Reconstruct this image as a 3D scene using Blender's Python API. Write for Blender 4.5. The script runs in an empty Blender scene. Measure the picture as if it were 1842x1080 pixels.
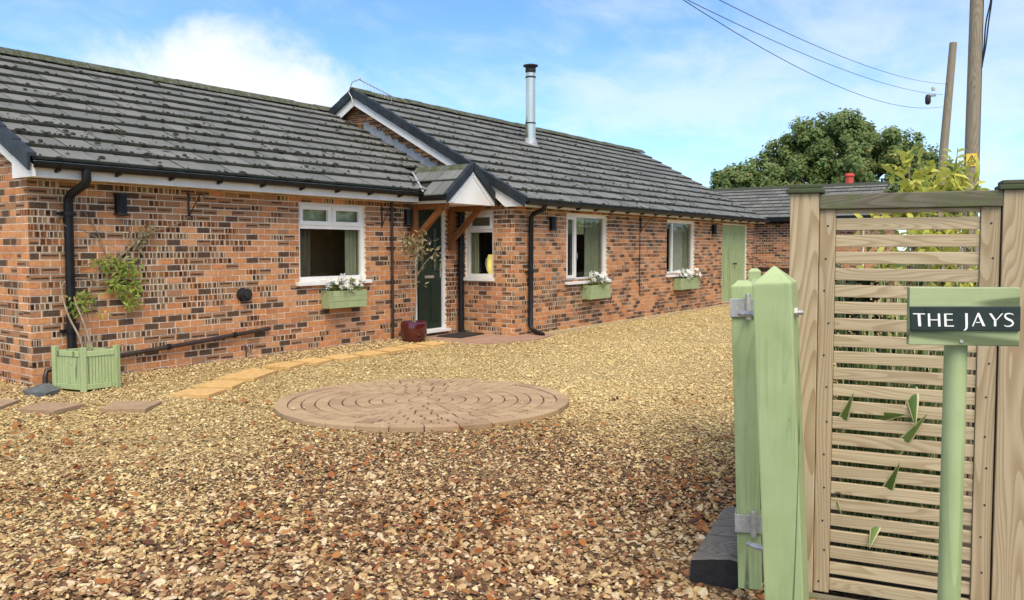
import bpy, bmesh, math, random
import numpy as np
from mathutils import Vector, Matrix, Euler, noise as mnoise
random.seed(7); RNG = np.random.default_rng(11)
SC = bpy.context.scene
COL = SC.collection
R = math.radians

# ------------------------------------------------------------------ camera, sky, sun, exposure
PITCH, YAW = R(2.803), R(35.754)
cd = bpy.data.cameras.new('camera'); cam = bpy.data.objects.new('camera', cd); COL.objects.link(cam)
cd.sensor_width = 36.0; cd.lens = 36.0*1450/1842; cd.shift_y = -23/1842
cd.clip_start = 0.05; cd.clip_end = 2000
cam.location = (0, 0, 1.5)
cam.rotation_euler = (R(90)-PITCH, 0, YAW-R(90))
SC.camera = cam

SUN_EL, SUN_AZ = R(56), (-0.70, -0.714)
w = bpy.data.worlds.new('World'); SC.world = w; w.use_nodes = True
sl = bpy.data.lights.new('sun', 'SUN'); sun = bpy.data.objects.new('sun', sl); COL.objects.link(sun)
sl.energy = 1.35; sl.angle = R(50); sl.color = (1.0, 0.89, 0.70)
sd = Vector((SUN_AZ[0]*math.cos(SUN_EL), SUN_AZ[1]*math.cos(SUN_EL), math.sin(SUN_EL))).normalized()
sun.rotation_euler = sd.to_track_quat('Z', 'Y').to_euler(); sun.location = sd*60
SC.view_settings.view_transform = 'Standard'; SC.view_settings.look = 'None'
SC.view_settings.gamma = 1; SC.view_settings.use_curve_mapping = False
SC.view_settings.exposure = 1.95
SC.render.engine = 'CYCLES'
SC.cycles.max_bounces = 6; SC.cycles.transparent_max_bounces = 12
SC.cycles.use_denoising = True

# ------------------------------------------------------------------ node helpers
def nd(nt, typ, props=None, ins=None):
    n = nt.nodes.new(typ)
    for k, v in (props or {}).items(): setattr(n, k, v)
    for k, v in (ins or {}).items():
        s = n.inputs[k]
        if isinstance(v, bpy.types.NodeSocket): nt.links.new(v, s)
        else:
            if isinstance(v, (tuple, list)) and len(v) == 3 and s.type == 'RGBA': v = (*v, 1)
            s.default_value = v
    return n
def mth(nt, op, a, b=None, c=None, clamp=False):
    ins = {0: a}
    if b is not None: ins[1] = b
    if c is not None: ins[2] = c
    return nd(nt, 'ShaderNodeMath', {'operation': op, 'use_clamp': clamp}, ins).outputs[0]
def vmth(nt, op, a, b=None):
    ins = {0: a}
    if b is not None: ins[1] = b
    n = nd(nt, 'ShaderNodeVectorMath', {'operation': op}, ins)
    return n.outputs['Value'] if op in ('DOT_PRODUCT', 'LENGTH', 'DISTANCE') else n.outputs[0]
def mixc(nt, f, a, b, mode='MIX'):
    n = nt.nodes.new('ShaderNodeMix'); n.data_type = 'RGBA'; n.blend_type = mode
    for i, v in ((0, f), (6, a), (7, b)):
        if isinstance(v, bpy.types.NodeSocket): nt.links.new(v, n.inputs[i])
        else: n.inputs[i].default_value = (*v, 1) if isinstance(v, (tuple, list)) and len(v) == 3 else v
    return n.outputs[2]
def ramp(nt, f, stops, interp='LINEAR'):
    n = nt.nodes.new('ShaderNodeValToRGB'); n.color_ramp.interpolation = interp
    e = n.color_ramp.elements
    while len(e) < len(stops): e.new(0.5)
    for el, (p, c) in zip(e, stops):
        el.position = p; el.color = (*c, 1) if isinstance(c, (tuple, list)) else (c, c, c, 1)
    nt.links.new(f, n.inputs[0]); return n.outputs[0]
def noi(nt, vec, scale, detail=3, rough=.55, dist=0.0):
    return nd(nt, 'ShaderNodeTexNoise', {}, {'Vector': vec, 'Scale': scale, 'Detail': detail, 'Roughness': rough, 'Distortion': dist}).outputs['Fac']
def smooth(nt, v, a, b):
    return nd(nt, 'ShaderNodeMapRange', {'interpolation_type': 'SMOOTHSTEP'}, {0: v, 1: a, 2: b, 3: 0.0, 4: 1.0}).outputs[0]
def sepc(nt, c):
    n = nd(nt, 'ShaderNodeSeparateColor', {}, {0: c}); return n.outputs
def new_mat(name):
    m = bpy.data.materials.new(name); m.use_nodes = True
    return m, m.node_tree, m.node_tree.nodes['Principled BSDF']
def setp(nt, p, **k):
    names = dict(col='Base Color', rough='Roughness', metal='Metallic', spec='Specular IOR Level', norm='Normal', coat='Coat Weight', ior='IOR')
    for a, v in k.items():
        s = p.inputs[names[a]]
        if isinstance(v, bpy.types.NodeSocket): nt.links.new(v, s)
        else: s.default_value = (*v, 1) if isinstance(v, (tuple, list)) else v
def bump(nt, h, strength=.3, dist=.01):
    return nd(nt, 'ShaderNodeBump', {}, {'Strength': strength, 'Distance': dist, 'Height': h}).outputs[0]
def objco(nt, spread=7.0):
    tc = nt.nodes.new('ShaderNodeTexCoord'); oi = nt.nodes.new('ShaderNodeObjectInfo')
    off = mth(nt, 'MULTIPLY', oi.outputs['Random'], spread)
    return vmth(nt, 'ADD', tc.outputs['Object'], off), oi.outputs['Random']
def attr(nt, name, typ='GEOMETRY'):
    return nd(nt, 'ShaderNodeAttribute', {'attribute_type': typ, 'attribute_name': name})

# ---- the sky: Nishita blue with broken cloud
nt = w.node_tree
bg = nt.nodes['Background']; bg.inputs['Strength'].default_value = 0.049
sky = nt.nodes.new('ShaderNodeTexSky'); sky.sky_type = 'NISHITA'; sky.sun_disc = False
sky.sun_elevation = SUN_EL; sky.sun_rotation = math.atan2(SUN_AZ[0], SUN_AZ[1])
sky.air_density = 1.0; sky.dust_density = 0.25; sky.ozone_density = 2.0
dirv = nt.nodes.new('ShaderNodeTexCoord').outputs['Generated']
sx = nd(nt, 'ShaderNodeSeparateXYZ', {}, {0: dirv})
zz = mth(nt, 'ADD', mth(nt, 'MAXIMUM', sx.outputs[2], 0.0), 0.22)
px = mth(nt, 'DIVIDE', sx.outputs[0], zz); py = mth(nt, 'DIVIDE', sx.outputs[1], zz)
pv = nd(nt, 'ShaderNodeCombineXYZ', {}, {0: px, 1: py, 2: 0.0}).outputs[0]
big = noi(nt, vmth(nt, 'ADD', pv, (3.1, 1.7, 0.4)), 1.15, 6, .55, .25)
fine = noi(nt, vmth(nt, 'MULTIPLY', pv, (1.0, 1.6, 1.0)), 3.4, 7, .62, .5)
field = mth(nt, 'ADD', mth(nt, 'MULTIPLY', big, .68), mth(nt, 'MULTIPLY', fine, .32))
# one cumulus bank standing behind the left-hand ridge
bank_n = noi(nt, dirv, 9.0, 6, .6, .2)
bd = vmth(nt, 'DISTANCE', vmth(nt, 'MULTIPLY', dirv, (1, 1, 1.9)), (0.5520, 0.8130, 0.1850*1.9))
bd2 = vmth(nt, 'DISTANCE', vmth(nt, 'MULTIPLY', dirv, (1, 1, 1.9)), (0.6200, 0.7650, 0.1750*1.9))
bank = mth(nt, 'MAXIMUM', smooth(nt, mth(nt, 'ADD', bd, mth(nt, 'MULTIPLY', bank_n, .26)), .29, .17),
           smooth(nt, mth(nt, 'ADD', bd2, mth(nt, 'MULTIPLY', bank_n, .26)), .25, .15))
wisp = mth(nt, 'MULTIPLY', smooth(nt, field, .36, .63), .48)
low = mth(nt, 'MULTIPLY', smooth(nt, sx.outputs[2], .26, .0), .16)
cl = mth(nt, 'MAXIMUM', mth(nt, 'MAXIMUM', wisp, mth(nt, 'MULTIPLY', bank, .97)), low, clamp=True)
skyc = mixc(nt, 1.0, sky.outputs[0], (0.70, 0.945, 1.20), 'MULTIPLY')
cloudc = mixc(nt, fine, (4.9, 5.3, 5.8), (6.0, 6.1, 6.2))
nt.links.new(mixc(nt, cl, skyc, cloudc), bg.inputs['Color'])

# ------------------------------------------------------------------ mesh helpers
BOX_V = [(-.5,-.5,-.5),(.5,-.5,-.5),(.5,.5,-.5),(-.5,.5,-.5),(-.5,-.5,.5),(.5,-.5,.5),(.5,.5,.5),(-.5,.5,.5)]
BOX_F = [(0,3,2,1),(4,5,6,7),(0,1,5,4),(1,2,6,5),(2,3,7,6),(3,0,4,7)]
class MB:
    def __init__(s): s.v = []; s.f = []; s.bk = []; s.uv = []; s.mi = []; s.any_uv = False
    def face(s, idx, bk=(0,0,0,1), uv=None, mi=0):
        s.f.append(tuple(idx)); s.bk.append(bk); s.mi.append(mi)
        if uv is not None: s.any_uv = True
        s.uv.append(uv or [(0.5, 0.5)]*len(idx))
    def verts(s, vs):
        b = len(s.v); s.v.extend([tuple(v) for v in vs]); return b
    def boxm(s, M, bk=(0,0,0,1), mi=0, uvface=None, skip=(), uvd=(.5, .5)):
        b = s.verts([M @ Vector(v) for v in BOX_V])
        for k, f in enumerate(BOX_F):
            if k in skip: continue
            uv = [uvd]*4 if uvface is not None else None
            if uvface == k:
                uv = [(0,0),(1,0),(1,1),(0,1)]
            s.face([b+i for i in f], bk, uv, mi)
    def box(s, lo, hi, bk=(0,0,0,1), mi=0, M=None):
        c = [(a+b)/2 for a, b in zip(lo, hi)]; d = [abs(b-a) for a, b in zip(lo, hi)]
        T = Matrix.Translation(c) @ Matrix.Diagonal((*d, 1))
        s.boxm((M @ T) if M else T, bk, mi)
    def prism(s, pts, vec, bk=(0,0,0,1), mi=0):
        """closed polygon (3-D points) swept by vec"""
        pts = [Vector(p) for p in pts]; vec = Vector(vec); n = len(pts)
        nrm = Vector((0,0,0))
        for i in range(n): nrm += pts[i].cross(pts[(i+1) % n])
        if nrm.dot(vec) > 0: pts = pts[::-1]
        b = s.verts(pts); t = s.verts([p+vec for p in pts])
        s.face([b+i for i in range(n)], bk, None, mi)
        s.face([t+i for i in reversed(range(n))], bk, None, mi)
        for i in range(n):
            j = (i+1) % n; s.face([b+j, b+i, t+i, t+j], bk, None, mi)
    def tube(s, pts, r, n=8, bk=(0,0,0,1), mi=0, caps=True):
        pts = [Vector(p) for p in pts]; rr = r if isinstance(r, (list, tuple)) else [r]*len(pts)
        ring = []; prev = None
        for i, p in enumerate(pts):
            t = (pts[min(i+1, len(pts)-1)] - pts[max(i-1, 0)]).normalized()
            if prev is None:
                a = Vector((0,0,1)) if abs(t.z) < .9 else Vector((1,0,0)); u = t.cross(a).normalized()
            else: u = (prev - t*prev.dot(t)).normalized()
            prev = u; v = t.cross(u)
            ring.append(s.verts([p + (u*math.cos(2*math.pi*k/n) + v*math.sin(2*math.pi*k/n))*rr[i] for k in range(n)]))
        for i in range(len(ring)-1):
            for k in range(n):
                k2 = (k+1) % n; s.face([ring[i]+k, ring[i]+k2, ring[i+1]+k2, ring[i+1]+k], bk, None, mi)
        if caps:
            s.face([ring[0]+k for k in reversed(range(n))], bk, None, mi); s.face([ring[-1]+k for k in range(n)], bk, None, mi)
    def lathe(s, prof, c=(0,0,0), n=20, bk=(0,0,0,1), mi=0):
        c = Vector(c); rings = [s.verts([c+Vector((r*math.cos(2*math.pi*k/n), r*math.sin(2*math.pi*k/n), z)) for k in range(n)]) for r, z in prof]
        for i in range(len(rings)-1):
            for k in range(n):
                k2 = (k+1) % n; s.face([rings[i]+k, rings[i]+k2, rings[i+1]+k2, rings[i+1]+k], bk, None, mi)
        s.face([rings[0]+k for k in reversed(range(n))], bk, None, mi); s.face([rings[-1]+k for k in range(n)], bk, None, mi)
    def mesh(s, name, mats):
        me = bpy.data.meshes.new(name); me.from_pydata(s.v, [], s.f)
        for m in (mats if isinstance(mats, (list, tuple)) else [mats]): me.materials.append(m)
        nl = len(me.loops)
        ca = me.color_attributes.new('bk', 'FLOAT_COLOR', 'CORNER')
        cols = []
        for f, b in zip(s.f, s.bk): cols.extend(list(b)*len(f))
        ca.data.foreach_set('color', np.array(cols, dtype=np.float32))
        if s.any_uv:
            u = me.uv_layers.new(name='UVMap'); u.data.foreach_set('uv', np.array([c for q in s.uv for p in q for c in p], dtype=np.float32))
        me.polygons.foreach_set('material_index', np.array(s.mi, dtype=np.int32))
        return me
    def build(s, name, mats, parent=None, smooth=False, bevel=0, origin=None):
        if origin is not None:
            o_ = Vector(origin); s.v = [tuple(Vector(v)-o_) for v in s.v]
        me = s.mesh(name, mats)
        if bevel:
            bm = bmesh.new(); bm.from_mesh(me)
            es = [e for e in bm.edges if len(e.link_faces) == 2 and e.calc_face_angle(0) > .5]
            bmesh.ops.bevel(bm, geom=es, offset=bevel, segments=2, profile=.6, affect='EDGES', clamp_overlap=True)
            bm.to_mesh(me); bm.free()
        if smooth:
            me.polygons.foreach_set('use_smooth', [True]*len(me.polygons))
            try: me.set_sharp_from_angle(angle=R(40))
            except Exception: pass
        o = link(name, me, parent)
        if origin is not None: o.location = origin
        return o
def link(name, data, parent=None):
    o = bpy.data.objects.new(name, data); COL.objects.link(o)
    if parent is not None: o.parent = parent
    return o
def tag(o, label=None, cat=None, group=None, kind=None):
    for k, v in (('label', label), ('category', cat), ('group', group), ('kind', kind)):
        if v: o[k] = v
    return o
def empty(name, loc=(0,0,0), rz=0.0):
    o = bpy.data.objects.new(name, None); COL.objects.link(o); o.location = loc; o.rotation_euler.z = rz
    o.empty_display_size = .1; return o
def inst(name, me, M, parent=None):
    o = link(name, me, parent); o.matrix_local = M; return o
def children_of(o): return [c for c in list(bpy.data.objects) if c.parent is o]
def copy_tree(o, kids, parent=None):
    c = o.copy(); COL.objects.link(c); c.parent = parent
    for k in kids.get(o, []): copy_tree(k, kids, c)
    return c
def kids_map(o):
    m = {}; todo = [o]
    while todo:
        x = todo.pop(); m[x] = children_of(x); todo += m[x]
    return m
def frame(o, ex, ey, ez):
    M = Matrix.Identity(4)
    for i, a in enumerate((ex, ey, ez)):
        for r in range(3): M[r][i] = a[r]
    for r in range(3): M[r][3] = o[r]
    return M
def basis_rotated(pivot, rot3): return Matrix.Translation(pivot) @ rot3.to_4x4()

# ------------------------------------------------------------------ materials
def mottled(name, c1, c2, scale=6, rough=.6, rvar=.0, bstr=.0, bscale=60, metal=0, spec=.5, coat=0, detail=4, stretch=None):
    m, nt, p = new_mat(name); co, rnd = objco(nt)
    if stretch: co = vmth(nt, 'MULTIPLY', co, stretch)
    f = noi(nt, co, scale, detail, .6)
    f = mth(nt, 'ADD', smooth(nt, f, .3, .7), mth(nt, 'MULTIPLY', mth(nt, 'SUBTRACT', rnd, .5), .35), clamp=True)
    setp(nt, p, col=mixc(nt, f, c1, c2), rough=rough, metal=metal, spec=spec, coat=coat)
    if rvar: setp(nt, p, rough=mth(nt, 'ADD', rough, mth(nt, 'MULTIPLY', mth(nt, 'SUBTRACT', f, .5), rvar)))
    if bstr: setp(nt, p, norm=bump(nt, noi(nt, co, bscale, 5, .6), bstr, .004))
    return m
def brick_material():
    m, nt, p = new_mat('multi_brick')
    a = attr(nt, 'bk'); r, g, b = sepc(nt, a.outputs['Color'])[:3]; al = a.outputs['Alpha']
    uv = nt.nodes.new('ShaderNodeUVMap'); uv.uv_map = 'UVMap'
    s = nd(nt, 'ShaderNodeSeparateXYZ', {}, {0: uv.outputs[0]}); u, v = s.outputs[0], s.outputs[1]
    geo = nt.nodes.new('ShaderNodeNewGeometry').outputs['Position']
    seedv = nd(nt, 'ShaderNodeCombineXYZ', {}, {0: mth(nt, 'MULTIPLY', g, 31), 1: mth(nt, 'MULTIPLY', b, 17), 2: 0.0}).outputs[0]
    co = vmth(nt, 'ADD', geo, seedv)
    n1 = noi(nt, co, 28, 4, .6); n2 = noi(nt, co, 110, 4, .65); n3 = noi(nt, vmth(nt, 'MULTIPLY', co, (1, 1, 3.2)), 38, 3, .6)
    base = ramp(nt, g, [(0, (.57,.250,.098)), (.3, (.62,.290,.120)), (.55, (.65,.335,.160)), (.8, (.50,.205,.088)), (1, (.66,.285,.104))])
    base = mixc(nt, smooth(nt, n1, .35, .75), base, mixc(nt, 1.0, base, (.72,.66,.62), 'MULTIPLY'))
    wob = mth(nt, 'MULTIPLY', mth(nt, 'SUBTRACT', n1, .5), .16)
    # kiln-fired dark blocks across the face
    nblk = mth(nt, 'ADD', 3.0, mth(nt, 'FLOOR', mth(nt, 'MULTIPLY', b, 1.35)))
    fu = mth(nt, 'FRACT', mth(nt, 'ADD', mth(nt, 'MULTIPLY', mth(nt, 'ADD', u, mth(nt, 'MULTIPLY', wob, .25)), nblk), mth(nt, 'MULTIPLY', g, .5)))
    blk = smooth(nt, mth(nt, 'ABSOLUTE', mth(nt, 'SUBTRACT', fu, .5)), .40, .35)
    vv = smooth(nt, mth(nt, 'ABSOLUTE', mth(nt, 'SUBTRACT', v, .5)), .5, .44)
    cell = mth(nt, 'FRACT', mth(nt, 'MULTIPLY', mth(nt, 'ADD', mth(nt, 'FLOOR', mth(nt, 'MULTIPLY', u, nblk)), mth(nt, 'MULTIPLY', g, 9)), .618))
    blk = mth(nt, 'MULTIPLY', mth(nt, 'MULTIPLY', blk, vv), mth(nt, 'ADD', .55, mth(nt, 'MULTIPLY', cell, .45)))
    isblk = mth(nt, 'COMPARE', r, .25, .06); isstk = mth(nt, 'COMPARE', r, .5, .06); isdrk = mth(nt, 'COMPARE', r, .75, .06); isbrn = mth(nt, 'COMPARE', r, 1.0, .06)
    gapc = mixc(nt, smooth(nt, b, .35, .65), base, (.66,.47,.29))
    c = mixc(nt, mth(nt, 'MULTIPLY', isblk, smooth(nt, n2, .25, .6)), base, gapc)
    darkc = mixc(nt, smooth(nt, n2, .45, .85), (.012,.009,.008), (.045,.029,.020))
    c = mixc(nt, mth(nt, 'MULTIPLY', blk, isblk), c, darkc)
    vc = mth(nt, 'ADD', .18, mth(nt, 'MULTIPLY', b, .6))
    stk = smooth(nt, mth(nt, 'ABSOLUTE', mth(nt, 'SUBTRACT', mth(nt, 'ADD', v, wob), vc)), .26, .08)
    uend = smooth(nt, mth(nt, 'ABSOLUTE', mth(nt, 'SUBTRACT', u, .5)), .5, .40)
    stk = mth(nt, 'MULTIPLY', mth(nt, 'MULTIPLY', stk, uend), smooth(nt, n3, .25, .55))
    brn = mixc(nt, smooth(nt, n3, .3, .7), (.25,.130,.066), (.40,.20,.098))
    c = mixc(nt, mth(nt, 'MULTIPLY', mth(nt, 'MAXIMUM', isstk, isbrn), .9), c, brn)
    c = mixc(nt, mth(nt, 'MULTIPLY', stk, isstk), c, (.030,.020,.016))
    drk = mixc(nt, smooth(nt, n3, .3, .7), (.022,.017,.013), (.11,.068,.042))
    c = mixc(nt, mth(nt, 'MULTIPLY', isdrk, mth(nt, 'MULTIPLY', uend, .95)), c, drk)
    c = mixc(nt, mth(nt, 'MULTIPLY', smooth(nt, n2, .56, .72), .25), c, (.50,.36,.24))
    setp(nt, p, col=c, rough=.82, spec=.3, norm=bump(nt, n2, .35, .004))
    return m
def wood(name, c1, c2, c3, axis=0, rings=30, rough=.75, green=None, rnd_spread=5.0):
    m, nt, p = new_mat(name); co, rnd = objco(nt, rnd_spread)
    st = [1, 1, 1]; st[axis] = .10
    cs = vmth(nt, 'MULTIPLY', co, tuple(st))
    gn = nd(nt, 'ShaderNodeTexNoise', {}, {'Vector': cs, 'Scale': rings*.42, 'Detail': 1.0, 'Roughness': .35, 'Distortion': .35}).outputs['Fac']
    wvt = mth(nt, 'FRACT', mth(nt, 'MULTIPLY', gn, 22.0))
    fib = vmth(nt, 'MULTIPLY', co, tuple(x if x == 1 else .03 for x in st))
    fn = noi(nt, fib, 170, 3, .6); bl = noi(nt, cs, 14, 3, .6)
    c = mixc(nt, mth(nt, 'MULTIPLY', smooth(nt, wvt, .30, .90), smooth(nt, wvt, 1.0, .96)), c1, c2)
    kn = nd(nt, 'ShaderNodeTexVoronoi', {}, {'Vector': vmth(nt, 'MULTIPLY', co, tuple(1 if q == 1 else .55 for q in st)), 'Scale': 3.3}).outputs['Distance']
    c = mixc(nt, smooth(nt, kn, .040, .022), c, (.085,.050,.028))
    c = mixc(nt, mth(nt, 'MULTIPLY', smooth(nt, fn, .35, .8), .45), c, c3)
    c = mixc(nt, mth(nt, 'MULTIPLY', smooth(nt, bl, .45, .75), .5), c, mixc(nt, 1.0, c, (.72,.68,.62), 'MULTIPLY'))
    c = mixc(nt, mth(nt, 'MULTIPLY', rnd, .22), c, (.24,.185,.12))
    if green: c = mixc(nt, mth(nt, 'MULTIPLY', smooth(nt, noi(nt, co, 7, 4, .6), .40, .62), .7), c, green)
    setp(nt, p, col=c, rough=rough, spec=.25, norm=bump(nt, mth(nt, 'ADD', mth(nt, 'MULTIPLY', wvt, .6), fn), .25, .002))
    return m
def painted_wood(name, c1, c2, axis=2):
    m, nt, p = new_mat(name); co, rnd = objco(nt, 3)
    st = [1, 1, 1]; st[axis] = .07; cs = vmth(nt, 'MULTIPLY', co, tuple(st))
    fn = noi(nt, cs, 95, 4, .6); bl = noi(nt, co, 5, 4, .6); fl = noi(nt, vmth(nt, 'MULTIPLY', co, (1, 1, .4)), 26, 5, .7)
    wv = vmth(nt, 'MULTIPLY', nd(nt, 'ShaderNodeTexNoise', {}, {'Vector': cs, 'Scale': 11.0}).outputs['Color'], (.09, .09, .09))
    st2 = [1, 1, 1]; st2[axis] = .05
    gr = nd(nt, 'ShaderNodeTexWave', {'wave_type': 'RINGS', 'rings_direction': 'XYZ'[axis]}, {'Vector': vmth(nt, 'ADD', vmth(nt, 'MULTIPLY', co, tuple(st2)), wv), 'Scale': 24.0, 'Distortion': 1.5}).outputs['Fac']
    c = mixc(nt, smooth(nt, bl, .3, .7), c1, c2)
    c = mixc(nt, mth(nt, 'MULTIPLY', smooth(nt, gr, .8, 1.0), .05), c, (.10,.16,.06))
    gn = nd(nt, 'ShaderNodeTexNoise', {}, {'Vector': cs, 'Scale': 8.0, 'Detail': 1.0, 'Distortion': .4}).outputs['Fac']
    gl = mth(nt, 'FRACT', mth(nt, 'MULTIPLY', gn, 15.0))
    c = mixc(nt, mth(nt, 'MULTIPLY', mth(nt, 'MULTIPLY', smooth(nt, gl, .5, .95), smooth(nt, noi(nt, co, 3.1, 2), .42, .60)), .32), c, (.19,.25,.10))
    ck = mth(nt, 'ABSOLUTE', mth(nt, 'SUBTRACT', noi(nt, vmth(nt, 'MULTIPLY', cs, (1, 1, .35) if axis == 2 else (.35, 1, 1)), 5.5, 1), .5))
    c = mixc(nt, mth(nt, 'MULTIPLY', smooth(nt, ck, .0080, .0025), .8), c, (.07,.09,.04))
    kn = nd(nt, 'ShaderNodeTexVoronoi', {}, {'Vector': co, 'Scale': 5.0}).outputs['Distance']
    c = mixc(nt, mth(nt, 'MULTIPLY', smooth(nt, kn, .050, .030), .75), c, (.10,.09,.04))
    c = mixc(nt, mth(nt, 'MULTIPLY', smooth(nt, fl, .68, .74), .6), c, (.50,.50,.36))
    c = mixc(nt, mth(nt, 'MULTIPLY', smooth(nt, noi(nt, vmth(nt, 'MULTIPLY', co, (1, 1, .25)), 12, 4), .55, .75), .35), c, (.20,.24,.10))
    c = mixc(nt, mth(nt, 'MULTIPLY', smooth(nt, fn, .68, .8), .3), c, (.07,.10,.05))
    setp(nt, p, col=c, rough=.55, spec=.35, norm=bump(nt, mth(nt, 'ADD', fn, mth(nt, 'MULTIPLY', gl, .35)), .28, .002))
    return m
def tile_material():
    m, nt, p = new_mat('roof_concrete'); a = attr(nt, 'bk'); r, g, b = sepc(nt, a.outputs['Color'])[:3]
    uv = nt.nodes.new('ShaderNodeUVMap'); uv.uv_map = 'UVMap'
    s = nd(nt, 'ShaderNodeSeparateXYZ', {}, {0: uv.outputs[0]}); u, v = s.outputs[0], s.outputs[1]
    geo = nt.nodes.new('ShaderNodeNewGeometry').outputs['Position']
    n1 = noi(nt, geo, 2.2, 5, .6); n2 = noi(nt, geo, 40, 5, .65); n3 = noi(nt, geo, 11, 5, .65)
    c = mixc(nt, g, (.118,.116,.105), (.188,.184,.164))
    c = mixc(nt, mth(nt, 'MULTIPLY', smooth(nt, n1, .35, .7), .45), c, (.098,.098,.088))
    c = mixc(nt, mth(nt, 'MULTIPLY', smooth(nt, n2, .55, .75), .25), c, (.24,.24,.205))
    edge = smooth(nt, mth(nt, 'SUBTRACT', v, mth(nt, 'MULTIPLY', n3, .16)), .04, -.07)  # laps and seams darkened: moss plus gap shadow painted into the colour
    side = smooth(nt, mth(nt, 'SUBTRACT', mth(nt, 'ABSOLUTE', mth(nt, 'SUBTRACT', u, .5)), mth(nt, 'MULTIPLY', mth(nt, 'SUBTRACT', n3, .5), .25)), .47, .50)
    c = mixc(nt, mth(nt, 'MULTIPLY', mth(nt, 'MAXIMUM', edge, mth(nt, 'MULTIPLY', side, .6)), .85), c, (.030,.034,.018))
    c = mixc(nt, mth(nt, 'MULTIPLY', smooth(nt, n3, .62, .72), .3), c, (.050,.055,.036))
    setp(nt, p, col=c, rough=.72, spec=.35, norm=bump(nt, n2, .3, .004))
    return m
def ridge_material():
    m, nt, p = new_mat('mossy_ridge'); geo = nt.nodes.new('ShaderNodeNewGeometry').outputs['Position']
    n1 = noi(nt, geo, 9, 6, .7); n2 = noi(nt, geo, 45, 4, .65)
    c = mixc(nt, smooth(nt, n1, .35, .62), (.115,.118,.098), (.055,.062,.022))
    c = mixc(nt, smooth(nt, n1, .58, .72), c, (.14,.135,.045))
    c = mixc(nt, mth(nt, 'MULTIPLY', smooth(nt, n2, .58, .68), .7), c, (.34,.33,.27))
    setp(nt, p, col=c, rough=.9, spec=.2, norm=bump(nt, mth(nt, 'ADD', n1, n2), .8, .02)); return m
def leafy(name, ca, cb, cc, trans=.28, rough=.5):
    m, nt, p = new_mat(name); a = attr(nt, 'bk'); r, g, b = sepc(nt, a.outputs['Color'])[:3]
    c = mixc(nt, b, mixc(nt, g, ca, cb), cc)
    setp(nt, p, col=c, rough=rough, spec=.35)
    tr = nd(nt, 'ShaderNodeBsdfTranslucent', {}, {0: c})
    mx = nd(nt, 'ShaderNodeMixShader', {}, {0: trans, 1: p.outputs[0], 2: tr.outputs[0]})
    nt.links.new(mx.outputs[0], nt.nodes['Material Output'].inputs[0]); return m
def glass_material():
    m, nt, p = new_mat('window_glass')
    lw = nd(nt, 'ShaderNodeLayerWeight', {}, {0: .5}).outputs['Facing']
    f = mth(nt, 'ADD', mth(nt, 'MULTIPLY', mth(nt, 'POWER', lw, 5.0), .9), .028, clamp=True)
    tr = nd(nt, 'ShaderNodeBsdfTransparent', {}, {0: (.86,.87,.82, 1)}); gl = nd(nt, 'ShaderNodeBsdfGlossy', {}, {'Color': (.92,.95,.93, 1), 'Roughness': .02})
    mx = nd(nt, 'ShaderNodeMixShader', {}, {0: f, 1: tr.outputs[0], 2: gl.outputs[0]})
    nt.links.new(mx.outputs[0], nt.nodes['Material Output'].inputs[0]); return m

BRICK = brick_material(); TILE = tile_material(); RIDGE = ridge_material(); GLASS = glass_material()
MORTAR = mottled('lime_mortar', (.78,.66,.50), (.87,.77,.62), 30, .9, bstr=.3, bscale=120)
WHITE = mottled('white_plastic', (.76,.74,.70), (.84,.82,.78), 3, .35, spec=.5)
CREAMW = mottled('white_board', (.72,.68,.62), (.84,.81,.76), 2.5, .45)
BLACKP = mottled('black_plastic', (.007,.007,.008), (.013,.013,.014), 8, .42, spec=.3)
VERGE = mottled('verge_plastic', (.016,.020,.023), (.030,.035,.039), 6, .5, spec=.3)
LEAD = mottled('lead_sheet', (.26,.28,.29), (.38,.40,.41), 12, .55, metal=.15)
UNDER = mottled('roof_underlay', (.012,.012,.011), (.022,.022,.02), 5, .9)
PLAIN = mottled('plain_render', (.36,.30,.25), (.44,.38,.31), 4, .9)
GREEN = painted_wood('sage_paint', (.335,.415,.190), (.385,.460,.230))
GREENX = painted_wood('sage_paint_flat', (.315,.375,.185), (.365,.425,.225), axis=0)
DOORG = mottled('door_green', (.006,.022,.014), (.010,.030,.020), 5, .35, spec=.5)
OAK = wood('stained_timber', (.30,.110,.028), (.20,.066,.016), (.14,.045,.012), axis=2, rings=16, rough=.5)
CHROME = mottled('brushed_metal', (.55,.54,.52), (.72,.71,.68), 20, .28, metal=1.0)
GALV = mottled('galvanised_steel', (.34,.34,.32), (.52,.51,.48), 35, .5, metal=.45)
STEEL = mottled('polished_flue', (.70,.60,.44), (.82,.74,.60), 6, .28, metal=1.0, stretch=(1, 1, .1))
DARKM = mottled('dark_metal', (.018,.018,.020), (.040,.040,.042), 12, .5, metal=.3)
BROWNP = mottled('brown_plastic', (.030,.018,.014), (.055,.034,.026), 9, .4)
SLATE = mottled('grey_slate', (.075,.085,.088), (.125,.135,.138), 9, .6, bstr=.4, bscale=50)
POTRED = mottled('oxblood_glaze', (.050,.006,.006), (.095,.014,.012), 5, .16, coat=.6)
SLABY = mottled('ochre_slab', (.50,.305,.105), (.60,.385,.150), 14, .85, bstr=.5, bscale=90)
SLABB = mottled('brown_slab', (.29,.185,.105), (.37,.245,.145), 14, .85, bstr=.5, bscale=90)
PADM = mottled('red_concrete', (.27,.155,.100), (.36,.215,.145), 5, .85, bstr=.4, bscale=70)
PAVER = None
FENCE = wood('treated_slat', (.54,.44,.28), (.40,.30,.175), (.38,.295,.175), axis=0, rings=26)
FENCEV = wood('treated_post', (.51,.405,.255), (.36,.260,.145), (.38,.29,.175), axis=2, rings=15)
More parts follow.
